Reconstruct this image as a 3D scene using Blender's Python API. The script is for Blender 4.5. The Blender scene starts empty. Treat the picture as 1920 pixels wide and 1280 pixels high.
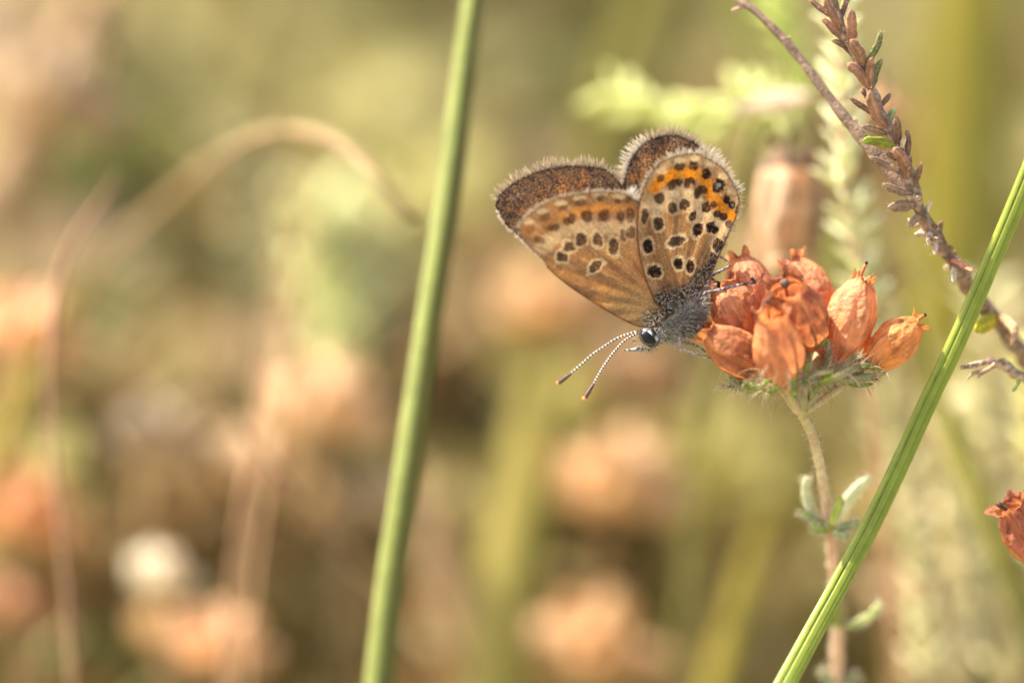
import bpy, math, random
import numpy as np
from mathutils import Vector, Matrix, noise as mnoise

random.seed(7)
rng = np.random.default_rng(11)
sc = bpy.context.scene
col = sc.collection

# ------------------------------------------------------------------ camera, world, sun, exposure
PITCH = math.radians(18.0)
D0 = 0.280                       # camera to focus plane, metres
FRAME_W = 0.064                  # width of the focus plane seen by the frame
K = FRAME_W / 1920.0             # metres per photo pixel at the focus plane
HEIGHT0 = 0.110                  # height of the picture centre above the ground
RIGHT = np.array([1.0, 0.0, 0.0])
FWD = np.array([0.0, math.cos(PITCH), -math.sin(PITCH)])
UP = np.array([0.0, math.sin(PITCH), math.cos(PITCH)])
CAM = np.array([0.0, 0.0, HEIGHT0]) - D0 * FWD

cd = bpy.data.cameras.new('camera')
cam = bpy.data.objects.new('camera', cd)
col.objects.link(cam)
cam.location = CAM
cam.rotation_euler = (math.pi / 2 - PITCH, 0, 0)
cd.sensor_width = 36.0
cd.lens = 36.0 * D0 / FRAME_W
cd.clip_start = 0.01
cd.clip_end = 200.0
cd.dof.use_dof = True
cd.dof.focus_distance = D0 - 0.0003
cd.dof.aperture_fstop = (cd.lens) / 18.5     # 18.5 mm wide pupil
cd.dof.aperture_blades = 0
sc.camera = cam

sun_cam = np.array([-0.52, 0.82, 0.12])       # right, up, towards the camera
SUN = sun_cam[0] * RIGHT + sun_cam[1] * UP - sun_cam[2] * FWD
SUN = SUN / np.linalg.norm(SUN)
world = bpy.data.worlds.new('World')
sc.world = world
world.use_nodes = True
wn = world.node_tree.nodes
sky = wn.new('ShaderNodeTexSky')
sky.sky_type = 'NISHITA'
sky.sun_disc = False
sky.dust_density = 4.0
sky.ozone_density = 0.3
sky.sun_elevation = math.asin(SUN[2])
sky.sun_rotation = math.atan2(SUN[0], SUN[1])
wn['Background'].inputs[1].default_value = 0.125
world.node_tree.links.new(sky.outputs[0], wn['Background'].inputs[0])
sd = bpy.data.lights.new('sun', 'SUN')
sd.energy = 4.6
sd.angle = math.radians(0.55)
sd.color = (1.0, 0.93, 0.81)
sun = bpy.data.objects.new('sun', sd)
col.objects.link(sun)
sun.rotation_euler = Vector(SUN).to_track_quat('Z', 'Y').to_euler()

sc.view_settings.view_transform = 'Standard'
sc.view_settings.look = 'None'
sc.view_settings.gamma = 1.0
sc.view_settings.use_curve_mapping = False
sc.view_settings.exposure = 1.30
sc.cycles.use_denoising = True
sc.cycles.max_bounces = 8
sc.cycles.transmission_bounces = 6
sc.cycles.use_adaptive_sampling = False


# ------------------------------------------------------------------ helpers
def at(x, y, d=0.0):
    """photo pixel(s) and distance in mm behind the focus plane -> world metres"""
    x = np.asarray(x, float); y = np.asarray(y, float); d = np.asarray(d, float)
    D = D0 + d * 0.001
    s = K * D / D0
    return (CAM + D[..., None] * FWD + ((x - 960) * s)[..., None] * RIGHT
            - ((y - 640) * s)[..., None] * UP)


def pxm(r, d=0.0):
    return r * K * (D0 + d * 0.001) / D0


def to_px(P):
    v = P - CAM
    D = v @ FWD
    return 960 + (v @ RIGHT) / (K * D / D0), 640 - (v @ UP) / (K * D / D0), (D - D0) * 1000


def lin(c):
    c = np.asarray(c, float)
    if c.max() > 1.0:
        c = c / 255.0
    return np.where(c <= 0.04045, c / 12.92, ((c + 0.055) / 1.055) ** 2.4)


def tag(o, label=None, cat=None, group=None, kind=None):
    if label: o['label'] = label
    if cat: o['category'] = cat
    if group: o['group'] = group
    if kind: o['kind'] = kind
    return o


def empty(name, loc):
    o = bpy.data.objects.new(name, None)
    o.empty_display_size = 0.002
    col.objects.link(o)
    o.location = loc
    return o


def world_loc(o):
    p = np.zeros(3)
    while o is not None:
        p = p + np.array(o.location)
        o = o.parent
    return p


def mesh_obj(name, V, F, mat, parent=None, colors=None, smooth=True, kind=None):
    V = np.asarray(V, float)
    if parent is not None:
        V = V - world_loc(parent)
    me = bpy.data.meshes.new(name)
    if isinstance(F, np.ndarray):
        n, k = F.shape
        me.vertices.add(len(V)); me.vertices.foreach_set('co', V.astype(np.float32).ravel())
        me.loops.add(n * k); me.loops.foreach_set('vertex_index', F.astype(np.int32).ravel())
        me.polygons.add(n); me.polygons.foreach_set('loop_start', np.arange(0, n * k, k, dtype=np.int32))
        me.update(calc_edges=True)
    else:
        me.from_pydata([tuple(v) for v in V], [], [tuple(int(i) for i in f) for f in F])
    me.validate()
    if smooth:
        me.polygons.foreach_set('use_smooth', np.ones(len(me.polygons), bool))
    if colors is not None:
        a = me.color_attributes.new('Col', 'FLOAT_COLOR', 'POINT')
        c = np.ones((len(V), 4), np.float32); c[:, :3] = colors
        a.data.foreach_set('color', c.ravel())
    me.materials.append(mat)
    o = bpy.data.objects.new(name, me)
    col.objects.link(o)
    if parent is not None:
        o.parent = parent
    if kind: o['kind'] = kind
    return o


def spline(pts, n):
    """Catmull-Rom through pts (any dimension), n samples evenly by length"""
    P = np.asarray(pts, float)
    if len(P) == 2:
        t = np.linspace(0, 1, n)[:, None]
        return P[0] * (1 - t) + P[1] * t
    Q = np.vstack([2 * P[0] - P[1], P, 2 * P[-1] - P[-2]])
    out = []
    m = 24
    for i in range(1, len(Q) - 2):
        t = np.linspace(0, 1, m, endpoint=False)[:, None]
        a, b, c, d = Q[i - 1], Q[i], Q[i + 1], Q[i + 2]
        out.append(0.5 * (2 * b + (c - a) * t + (2 * a - 5 * b + 4 * c - d) * t ** 2 + (3 * b - a - 3 * c + d) * t ** 3))
    out.append(P[-1:])
    S = np.vstack(out)
    L = np.r_[0, np.cumsum(np.linalg.norm(np.diff(S, axis=0), axis=1))]
    u = np.linspace(0, L[-1], n)
    return np.stack([np.interp(u, L, S[:, k]) for k in range(S.shape[1])], 1)


def frames(P, ref=None):
    T = np.gradient(P, axis=0)
    T /= np.linalg.norm(T, axis=1)[:, None] + 1e-12
    if ref is not None:
        A = np.cross(T, ref); A /= np.linalg.norm(A, axis=1)[:, None] + 1e-12
        return T, A, np.cross(A, T)
    r = np.array([0.3, -0.9, 0.2])
    A = np.zeros_like(P); a = np.cross(T[0], r)
    for i in range(len(P)):
        a = a - T[i] * (a @ T[i]); a = a / (np.linalg.norm(a) + 1e-12); A[i] = a
    return T, A, np.cross(A, T)


def tube(P, R, sides=8, wob=0.0, freq=1.0, seed=0.0, flat=1.0, ref=None, cap=True):
    P = np.asarray(P, float); R = np.broadcast_to(np.asarray(R, float), (len(P),))
    T, A, B = frames(P, ref)
    ph = np.arange(sides) * 2 * math.pi / sides
    V = (P[:, None, :] + R[:, None, None] * (np.cos(ph)[None, :, None] * A[:, None, :] + flat * np.sin(ph)[None, :, None] * B[:, None, :]))
    if wob:
        for i in range(len(P)):
            for j in range(sides):
                q = V[i, j] * 1000 * freq
                V[i, j] += (V[i, j] - P[i]) * wob * mnoise.noise((q[0] + seed, q[1], q[2]))
    n = len(P)
    i = np.arange(n - 1)[:, None]; j = np.arange(sides)[None, :]; j2 = (j + 1) % sides
    F = np.stack([i * sides + j, i * sides + j2, (i + 1) * sides + j2, (i + 1) * sides + j], -1).reshape(-1, 4)
    F = [tuple(f) for f in F]
    if cap:
        F.append(tuple(range(sides - 1, -1, -1))); F.append(tuple((n - 1) * sides + k for k in range(sides)))
    return V.reshape(-1, 3), F


def pxpath(pts, n, rad=None):
    """pts rows (px,py,depth mm[,radius px]) -> world path and radii"""
    S = spline(pts, n)
    P = at(S[:, 0], S[:, 1], S[:, 2])
    if S.shape[1] > 3:
        return P, S[:, 3] * K * (D0 + S[:, 2] * 0.001) / D0
    return P


def to_ground(P, spread=0.0):
    """continue a world path from its last point down to the ground"""
    d = P[-1] - P[-2]; d = d / np.linalg.norm(d)
    z = P[-1][2]
    e = P[-1] + d * (z / max(0.35, -d[2])) * 0.55
    e = np.array([e[0] + spread, e[1], -0.002])
    mid = P[-1] + d * z * 0.4
    return np.array([mid, e])


_tab = rng.random((256, 256))


def vnoise(x, y, s=0):
    x = np.asarray(x, float) + 37.1 * s; y = np.asarray(y, float) + 91.7 * s
    xi = np.floor(x).astype(int); yi = np.floor(y).astype(int)
    fx = x - xi; fy = y - yi
    fx = fx * fx * (3 - 2 * fx); fy = fy * fy * (3 - 2 * fy)
    g = lambda a, b: _tab[a & 255, b & 255]
    return (g(xi, yi) * (1 - fx) + g(xi + 1, yi) * fx) * (1 - fy) + (g(xi, yi + 1) * (1 - fx) + g(xi + 1, yi + 1) * fx) * fy


def fbm(x, y, s=0, o=3):
    a = 0; w = 0.5; t = 0
    for k in range(o):
        a = a + w * vnoise(x * 2 ** k, y * 2 ** k, s + 3 * k); t += w; w *= 0.5
    return a / t


def smooth(a, b, x):
    t = np.clip((x - a) / (b - a), 0, 1)
    return t * t * (3 - 2 * t)


def seg_dist(X, Y, poly):
    """distance to a polyline"""
    best = np.full(np.shape(X), 1e9)
    for (x0, y0), (x1, y1) in zip(poly[:-1], poly[1:]):
        dx, dy = x1 - x0, y1 - y0
        t = np.clip(((X - x0) * dx + (Y - y0) * dy) / (dx * dx + dy * dy + 1e-9), 0, 1)
        best = np.minimum(best, np.hypot(X - x0 - t * dx, Y - y0 - t * dy))
    return best


def make_mat(name, color=None, rough=0.6, spec=0.3, trans=0.0, tcol=None, n_scale=0.0, n_amt=0.0, n_col=None,
             b_scale=0.0, b_str=0.0, b_dist=0.05, sheen=0.0, stretch=(1, 1, 1), attr=True):
    """scales are per millimetre"""
    m = bpy.data.materials.new(name); m.use_nodes = True
    nt = m.node_tree; N = nt.nodes; L = nt.links
    p = N['Principled BSDF']; out = N['Material Output']
    p.inputs['Roughness'].default_value = rough
    p.inputs['Specular IOR Level'].default_value = spec
    if sheen:
        p.inputs['Sheen Weight'].default_value = sheen
    if color is None:
        a = N.new('ShaderNodeAttribute'); a.attribute_name = 'Col'; src = a.outputs['Color']
    else:
        a = N.new('ShaderNodeRGB'); a.outputs[0].default_value = (*color, 1); src = a.outputs[0]
    tc = N.new('ShaderNodeTexCoord'); mp = N.new('ShaderNodeMapping')
    mp.inputs['Scale'].default_value = tuple(1000.0 * s for s in stretch)
    L.new(tc.outputs['Object'], mp.inputs['Vector'])
    if n_scale:
        t = N.new('ShaderNodeTexNoise'); t.inputs['Scale'].default_value = n_scale; t.inputs['Detail'].default_value = 5
        t.inputs['Roughness'].default_value = 0.65
        L.new(mp.outputs[0], t.inputs['Vector'])
        r = N.new('ShaderNodeMapRange'); r.inputs[1].default_value = 0.32; r.inputs[2].default_value = 0.68
        L.new(t.outputs[0], r.inputs[0])
        if n_col is not None:
            r.inputs[4].default_value = n_amt
            mx = N.new('ShaderNodeMix'); mx.data_type = 'RGBA'
            L.new(r.outputs[0], mx.inputs[0]); L.new(src, mx.inputs[6]); mx.inputs[7].default_value = (*n_col, 1)
            src = mx.outputs[2]
        else:
            r.inputs[3].default_value = 1 - n_amt; r.inputs[4].default_value = 1 + n_amt
            mx = N.new('ShaderNodeVectorMath'); mx.operation = 'SCALE'
            L.new(src, mx.inputs[0]); L.new(r.outputs[0], mx.inputs['Scale'])
            src = mx.outputs[0]
    L.new(src, p.inputs['Base Color'])
    if b_scale:
        t = N.new('ShaderNodeTexNoise'); t.inputs['Scale'].default_value = b_scale; t.inputs['Detail'].default_value = 4
        L.new(mp.outputs[0], t.inputs['Vector'])
        b = N.new('ShaderNodeBump'); b.inputs['Strength'].default_value = b_str; b.inputs['Distance'].default_value = b_dist * 0.001
        L.new(t.outputs[0], b.inputs['Height']); L.new(b.outputs[0], p.inputs['Normal'])
    if trans:
        tr = N.new('ShaderNodeBsdfTranslucent')
        if tcol is not None:
            mm = N.new('ShaderNodeVectorMath'); mm.operation = 'MULTIPLY'; mm.inputs[1].default_value = tcol
            L.new(src, mm.inputs[0]); L.new(mm.outputs[0], tr.inputs['Color'])
        else:
            L.new(src, tr.inputs['Color'])
        ms = N.new('ShaderNodeMixShader'); ms.inputs[0].default_value = trans
        L.new(p.outputs[0], ms.inputs[1]); L.new(tr.outputs[0], ms.inputs[2]); L.new(ms.outputs[0], out.inputs['Surface'])
    return m


def two_sided(m, back):
    """the other face of a membrane has its own pigment"""
    nt = m.node_tree; p = nt.nodes['Principled BSDF']
    src = p.inputs['Base Color'].links[0].from_socket
    g = nt.nodes.new('ShaderNodeNewGeometry'); mx = nt.nodes.new('ShaderNodeMix'); mx.data_type = 'RGBA'
    nt.links.new(g.outputs['Backfacing'], mx.inputs[0]); nt.links.new(src, mx.inputs[6]); mx.inputs[7].default_value = (*back, 1)
    nt.links.new(mx.outputs[2], p.inputs['Base Color'])


M = {}
M['wing'] = make_mat('wing_scales', rough=0.62, spec=0.25, trans=0.5, tcol=(1.12, 1.0, 0.85), n_scale=9, n_amt=0.16, b_scale=14, b_str=0.5, b_dist=0.03, sheen=0.15)
M['wing_upper'] = make_mat('wing_upper_scales', rough=0.5, spec=0.35, trans=0.3, tcol=(1.2, 0.9, 0.6), n_scale=9, n_amt=0.2, b_scale=14, b_str=0.6, b_dist=0.04, sheen=0.1)
two_sided(M['wing'], (0.10, 0.055, 0.032)); two_sided(M['wing_upper'], (0.42, 0.29, 0.17))
M['fringe'] = make_mat('wing_fringe', rough=0.6, spec=0.3, trans=0.45)
M['fur'] = make_mat('insect_fur', rough=0.6, spec=0.3, trans=0.3)
M['chitin'] = make_mat('chitin', rough=0.45, spec=0.4, n_scale=10, n_amt=0.3, b_scale=18, b_str=0.4)
M['eye'] = make_mat('eye', color=(0.012, 0.009, 0.008), rough=0.3, spec=0.3)
M['petal'] = make_mat('dry_petal', rough=0.5, spec=0.28, trans=0.42, tcol=(1.15, 0.95, 0.66), n_scale=1.3, n_amt=0.2, b_scale=3.2, b_str=0.9, b_dist=0.2)
M['petal_soft'] = make_mat('dry_petal_background', rough=0.6, spec=0.25, trans=0.4, tcol=(1.05, 0.97, 0.85), n_scale=0.5, n_amt=0.2)
M['stigma'] = make_mat('stigma', rough=0.7, n_scale=6, n_amt=0.3, b_scale=9, b_str=0.6)
M['plant'] = make_mat('green_tissue', rough=0.5, spec=0.35, trans=0.22, tcol=(1.2, 1.25, 0.6), n_scale=2.2, n_amt=0.2, b_scale=5, b_str=0.35, b_dist=0.05)
M['blade'] = make_mat('grass_blade', rough=0.38, spec=0.42, trans=0.28, tcol=(1.2, 1.12, 0.5), n_scale=1.2, n_amt=0.13, b_scale=5, b_str=0.25, b_dist=0.04)
M['straw'] = make_mat('dry_grass', rough=0.6, spec=0.3, trans=0.25, n_scale=0.8, n_amt=0.15)
M['hair'] = make_mat('plant_hair', rough=0.45, spec=0.4, trans=0.5)
M['dead_leaf'] = make_mat('dead_leaf', rough=0.62, spec=0.25, n_scale=3.5, n_amt=0.33, b_scale=6, b_str=0.7, b_dist=0.08, trans=0.1, tcol=(1.3, 0.9, 0.6))
M['bark'] = make_mat('heather_bark', rough=0.8, spec=0.2, n_scale=3.0, n_amt=0.42, b_scale=5, b_str=1.0, b_dist=0.12)
M['veg'] = make_mat('undergrowth_leaf', rough=0.6, spec=0.2, trans=0.5)
M['ground'] = make_mat('ground_litter', color=(0.34, 0.30, 0.19), rough=0.9, spec=0.1, n_scale=0.02, n_amt=0.8, n_col=(0.22, 0.21, 0.11), b_scale=0.3, b_str=0.8, b_dist=2.0)


def hairs(base, direc, length, rad, bend, colors, segs=4, seed=0):
    """thin tapering three-sided hairs, all arrays of n"""
    base = np.asarray(base, float); n = len(base)
    direc = direc / (np.linalg.norm(direc, axis=1)[:, None] + 1e-12)
    r = np.random.default_rng(seed)
    bd = r.normal(size=(n, 3)); bd -= direc * (bd * direc).sum(1)[:, None]
    bd /= np.linalg.norm(bd, axis=1)[:, None] + 1e-12
    sd_ = np.cross(direc, bd)
    length = np.broadcast_to(length, (n,)); rad = np.broadcast_to(rad, (n,)); bend = np.broadcast_to(bend, (n,))
    t = np.linspace(0, 1, segs)
    C = base[:, None, :] + (length[:, None] * t)[..., None] * direc[:, None, :] + (length[:, None] * bend[:, None] * t ** 2)[..., None] * bd[:, None, :]
    R = rad[:, None] * (1 - 0.8 * t)
    ph = np.array([0, 2.094, 4.189])
    V = C[:, :, None, :] + R[:, :, None, None] * (np.cos(ph)[None, None, :, None] * bd[:, None, None, :] + np.sin(ph)[None, None, :, None] * sd_[:, None, None, :])
    h = np.arange(n)[:, None, None] * (segs * 3); i = np.arange(segs - 1)[None, :, None] * 3; j = np.arange(3)[None, None, :]; j2 = (j + 1) % 3
    F = np.stack(np.broadcast_arrays(h + i + j, h + i + j2, h + i + 3 + j2, h + i + 3 + j), -1).reshape(-1, 4)
    Cc = np.repeat(np.asarray(colors, float), segs * 3, axis=0)
    return V.reshape(-1, 3), F, Cc


# ------------------------------------------------------------------ ground
def make_ground():
    xs = np.r_[-60, -20, -5, np.linspace(-1.2, 1.2, 90), 5, 20, 60]
    ys = np.r_[-60, -10, -2, np.linspace(-0.6, 2.0, 100), 5, 20, 60]
    X, Y = np.meshgrid(xs, ys)
    Z = (fbm(X * 14, Y * 14, 2) - 0.5) * 0.012 - 0.004
    V = np.stack([X, Y, Z], -1).reshape(-1, 3)
    ny, nx = X.shape
    i = np.arange(ny - 1)[:, None]; j = np.arange(nx - 1)[None, :]
    F = np.stack([i * nx + j, i * nx + j + 1, (i + 1) * nx + j + 1, (i + 1) * nx + j], -1).reshape(-1, 4)
    o = mesh_obj('ground', V, F, M['ground'])
    tag(o, kind='structure')


make_ground()


# ------------------------------------------------------------------ butterfly
def Z1(x, y): return 900 + np.asarray(x, float) / 3.6923, 220 + np.asarray(y, float) / 3.6923
def Z2(x, y): return 1000 + np.asarray(x, float) / 4.5714, 480 + np.asarray(y, float) / 4.5714
def Z3(x, y): return 1280 + np.asarray(x, float) / 3.764, 440 + np.asarray(y, float) / 3.764
def Z4(x, y): return 1360 + np.asarray(x, float) / 3.2, np.asarray(y, float) / 3.2
def Z5(x, y): return 1500 + np.asarray(x, float) / 3.369, 380 + np.asarray(y, float) / 3.369


def zl(fn, pts):
    return [tuple(float(v) for v in fn(x, y)) for x, y in pts]


AX, AY = 1232.0, 628.0
NX, NY = -0.797, -0.603
def axis_dist(X, Y): return (X - AX) * NX + (Y - AY) * NY


BASE = (1268.0, 585.0)
def ripple(X, Y, amp):
    a = np.arctan2(Y - BASE[1], X - BASE[0]); r = np.hypot(X - BASE[0], Y - BASE[1])
    return amp * np.sin(a * 30) * smooth(40, 200, r) + amp * 1.5 * (fbm(X / 60, Y / 60, 5) - 0.5)


def near_hind(X, Y): return -1.15 - 0.26 * np.maximum(axis_dist(X, Y), -30) / 30 + ripple(X, Y, 0.06)
def near_fore(X, Y): return -0.75 - 0.28 * np.maximum(axis_dist(X, Y), -30) / 30 + ripple(X, Y, 0.07)
def far_hind(X, Y): return 0.9 + 0.05 * axis_dist(X, Y) / 30 + ripple(X, Y, 0.07)
def far_fore(X, Y): return 0.6 + 0.06 * axis_dist(X, Y) / 30 + ripple(X, Y, 0.07)


TAN = lin((178, 132, 84)); PALE = lin((232, 204, 158)); BROWN = lin((72, 42, 26)); BLACK = lin((24, 17, 14))
ORANGE = lin((236, 148, 30)); DARKB = lin((50, 42, 36)); BLUEW = lin((205, 208, 205)); SEPIA = lin((96, 62, 40))


def mixc(C, col_, w):
    w = np.clip(w, 0, 1)[..., None]
    return C * (1 - w) + col_ * w


def spots(C, X, Y, lst, fn, sc_, darkcol, soft=0.16):
    nx_ = (fbm(X / 5, Y / 5, 21) - 0.5); 
    for (cx, cy, rx, ry, ang, ring, dk) in lst:
        px, py = fn(cx, cy); rx_, ry_ = 0.93 * rx / sc_, 0.93 * ry / sc_
        a = math.radians(ang); dx, dy = X - px, Y - py
        u = (dx * math.cos(a) + dy * math.sin(a)) / rx_; v = (-dx * math.sin(a) + dy * math.cos(a)) / ry_
        d = (np.abs(u) ** 2.3 + np.abs(v) ** 2.3) ** (1 / 2.3) + nx_ * 0.45 + (fbm(X / 11, Y / 11, 23) - 0.5) * 0.75
        if ring > 0:
            e = 1 + 4.2 / min(rx_, ry_)
            C = mixc(C, PALE * 1.05, ring * (1 - smooth(e - 0.12, e + 0.12, d)))
        inner = mixc(np.ones(X.shape + (3,)) * np.asarray(darkcol), lin((134, 92, 56)), 0.85 * smooth(0.55, 0.78, vnoise(X / 2.8, Y / 2.8, 8)) * (1.3 - dk) * 2.6)
        w = np.clip(dk * (1 - smooth(1 - soft, 1 + soft, d)), 0, 1)[..., None]
        C = C * (1 - w) + inner * w
    return C


HS = [(1160, 895, 44, 50, 0, .95, 1), (1210, 1065, 52, 48, 0, 1, 1), (1375, 1018, 34, 46, -10, .95, 1), (1455, 1030, 32, 44, 10, .8, 1),
      (1355, 858, 64, 36, -22, .95, .92), (1232, 738, 38, 47, 0, .75, .95), (1333, 622, 36, 42, 10, .4, .9), (1415, 605, 38, 44, 10, .4, .9),
      (1470, 685, 26, 42, 20, .6, .95), (1505, 775, 42, 54, 20, .75, 1), (1610, 765, 52, 44, -15, .6, 1), (1650, 885, 40, 52, 15, .7, 1),
      (1140, 680, 24, 58, 8, .2, .9)]
HS_IN = [(1240, 560, 40, 46, 10, 0, .92), (1335, 462, 30, 42, 25, 0, .92), (1375, 450, 26, 32, -25, 0, .9), (1437, 455, 24, 44, 15, 0, .92), (1470, 440, 24, 32, -30, 0, .9),
         (1508, 520, 26, 44, 10, 0, .95), (1550, 505, 26, 34, -40, 0, .9), (1570, 620, 32, 40, 10, 0, .96), (1620, 605, 30, 26, -20, 0, .92), (1640, 672, 28, 26, 0, 0, .95), (1685, 690, 30, 30, 0, 0, .95),
         (1720, 740, 24, 30, 0, 0, .9)]
HS_OUT = [(1255, 425, 28, 34, 20, 0, .85), (1380, 340, 38, 30, 0, 0, .9), (1480, 328, 34, 40, 15, 0, .95), (1565, 390, 32, 42, 20, 0, 1),
          (1650, 475, 40, 52, 20, 0, 1), (1708, 572, 24, 30, 0, 0, 1), (1745, 607, 28, 26, 0, 0, 1), (1785, 635, 22, 40, 10, 0, .9)]
H_ORANGE = zl(Z1, [(1205, 490), (1250, 440), (1320, 395), (1395, 385), (1440, 395), (1510, 385), (1555, 440), (1590, 520), (1640, 590), (1700, 650), (1755, 690)])
H_PALE = zl(Z1, [(1190, 640), (1280, 560), (1390, 530), (1490, 600), (1540, 690), (1640, 735), (1710, 800), (1680, 860)])


def veins(C, X, Y, ang0, ang1, n, amt, colr):
    a = np.arctan2(Y - BASE[1], X - BASE[0])
    r = np.hypot(X - BASE[0], Y - BASE[1])
    for k in range(n):
        th = ang0 + (ang1 - ang0) * (k + 0.5 + 0.25 * math.sin(7 * k)) / n
        C = mixc(C, colr, amt * (1 - smooth(0.6, 2.0, np.abs(a - th) * r)) * smooth(60, 120, r))
    return C


def streaks(X, Y, s):
    a = np.arctan2(Y - BASE[1], X - BASE[0]); r = np.hypot(X - BASE[0], Y - BASE[1])
    return fbm(a * 60, r / 22, s, 3)


def paint_hind(X, Y, E):
    C = np.ones(X.shape + (3,)) * TAN
    C = mixc(C, lin((150, 108, 66)), 0.55 * smooth(0.45, 0.7, fbm(X / 34, Y / 34, 3)))
    C = mixc(C, lin((165, 118, 70)), 0.5 * (1 - smooth(1210, 1260, X)))
    C = mixc(C, PALE, 0.85 * (1 - smooth(8, 26, seg_dist(X, Y, H_PALE) + 9 * (fbm(X / 9, Y / 9, 4) - .5))))
    C = mixc(C, PALE, 0.35 * smooth(0.55, 0.75, streaks(X, Y, 6)))
    # whole outer band pale, then the orange band over it
    C = mixc(C, PALE, 0.35 * (1 - smooth(14, 24, E)))
    C = veins(C, X, Y, -2.35, -1.05, 9, 0.3, lin((140, 96, 58)))
    C = mixc(C, ORANGE, 0.97 * (1 - smooth(8.5, 12.5, seg_dist(X, Y, H_ORANGE) + 7 * (fbm(X / 6, Y / 6, 14) - .5))))
    C = veins(C, X, Y, -2.25, -1.0, 8, 0.7, lin((206, 170, 120)))
    bpoly = zl(Z1, [(1690, 960), (1610, 1090), (1520, 1190), (1380, 1320), (1300, 1300)])
    f = 1 - smooth(14, 46, seg_dist(X, Y, bpoly) + 16 * (fbm(X / 12, Y / 12, 31) - .5))
    f = np.maximum(f, 0.9 * (1 - smooth(22, 62, np.hypot(X - 1262, Y - 578))))
    C = mixc(C, DARKB, f * (0.65 + 0.5 * (vnoise(X / 2.4, Y / 2.4, 40) > 0.38)))
    C = spots(C, X, Y, HS, Z1, 3.6923, lin((30, 17, 11)), 0.13)
    for (cx, cy) in [(1240, 620), (1350, 525), (1445, 520), (1520, 585), (1575, 672), (1655, 735)]:
        px, py = Z1(cx, cy); d = np.hypot((X - px) / 9, (Y - py) / 7) + 0.5 * (fbm(X / 5, Y / 5, 77) - .5)
        C = mixc(C, PALE * 1.1, 0.85 * (1 - smooth(0.6, 1.15, d)))
    C = spots(C, X, Y, HS_IN, Z1, 3.6923, BROWN * 0.75)
    C = spots(C, X, Y, HS_OUT, Z1, 3.6923, lin((46, 28, 18)))
    C = spots(C, X, Y, [(1655, 470, 14, 12, 0, 0, .8), (1640, 490, 10, 10, 0, 0, .7), (1748, 606, 10, 10, 0, 0, .8)], Z1, 3.6923, lin((120, 160, 165)))
    for (cx, cy) in [(1262, 372), (1385, 298), (1490, 285), (1595, 322), (1685, 410), (1745, 515)]:
        px, py = Z1(cx, cy); d = np.hypot((X - px) / 11, (Y - py) / 7)
        C = mixc(C, PALE * 1.05, 0.8 * (1 - smooth(0.7, 1.1, d)))
    sp = (vnoise(X / 1.7, Y / 1.7, 55) > 0.70) * f * (0.35 + 0.65 * (1 - smooth(20, 75, np.hypot(X - 1270, Y - 575))))
    C = mixc(C, BLUEW, 0.85 * sp)
    C = mixc(C, lin((190, 180, 170)), 0.6 * (1 - smooth(3, 12, np.hypot(X - 1370, (Y - 440) * 0.4))) * (vnoise(X / 3, Y / 3, 61) > .4))
    C = mixc(C, lin((104, 58, 36)), 0.9 * (1 - smooth(1.6, 3.6, E)))
    return C * (0.80 + 0.4 * fbm(X / 16, Y / 16, 171))[..., None] * (0.66 + 0.66 * vnoise(X / 2.1, Y / 2.1, 70))[..., None] * (0.9 + 0.2 * streaks(X, Y, 12))[..., None]


FS = [(565, 965, 40, 36, 0, .8, .92), (620, 893, 46, 38, 0, .75, .92), (700, 848, 44, 44, 0, .75, .92), (812, 850, 38, 52, -8, .7, .9), (925, 895, 38, 58, 0, .65, .9),
      (1000, 820, 36, 44, 10, .4, .75), (1042, 800, 34, 48, 10, .3, .75), (800, 1028, 56, 34, -35, .9, .92), (550, 1040, 26, 18, 15, .1, .6)]
FS_IN = [(415, 850, 44, 26, 20, 0, .7), (510, 765, 48, 28, -15, 0, .8), (600, 720, 34, 28, 0, 0, .8), (635, 700, 26, 42, 15, 0, .8), (735, 690, 40, 44, 10, 0, .88), (858, 685, 46, 48, 0, 0, .88), (970, 690, 32, 44, 0, 0, .85), (1042, 675, 28, 46, 0, 0, .8)]
FS_OUT = [(345, 775, 34, 26, -30, 0, .5), (450, 690, 40, 30, -20, 0, .7), (575, 630, 40, 25, -10, 0, .7), (695, 592, 38, 26, 0, 0, .8), (835, 562, 38, 26, 0, 0, .8), (955, 580, 28, 22, 0, 0, .75), (1020, 572, 24, 20, 0, 0, .7)]


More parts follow.
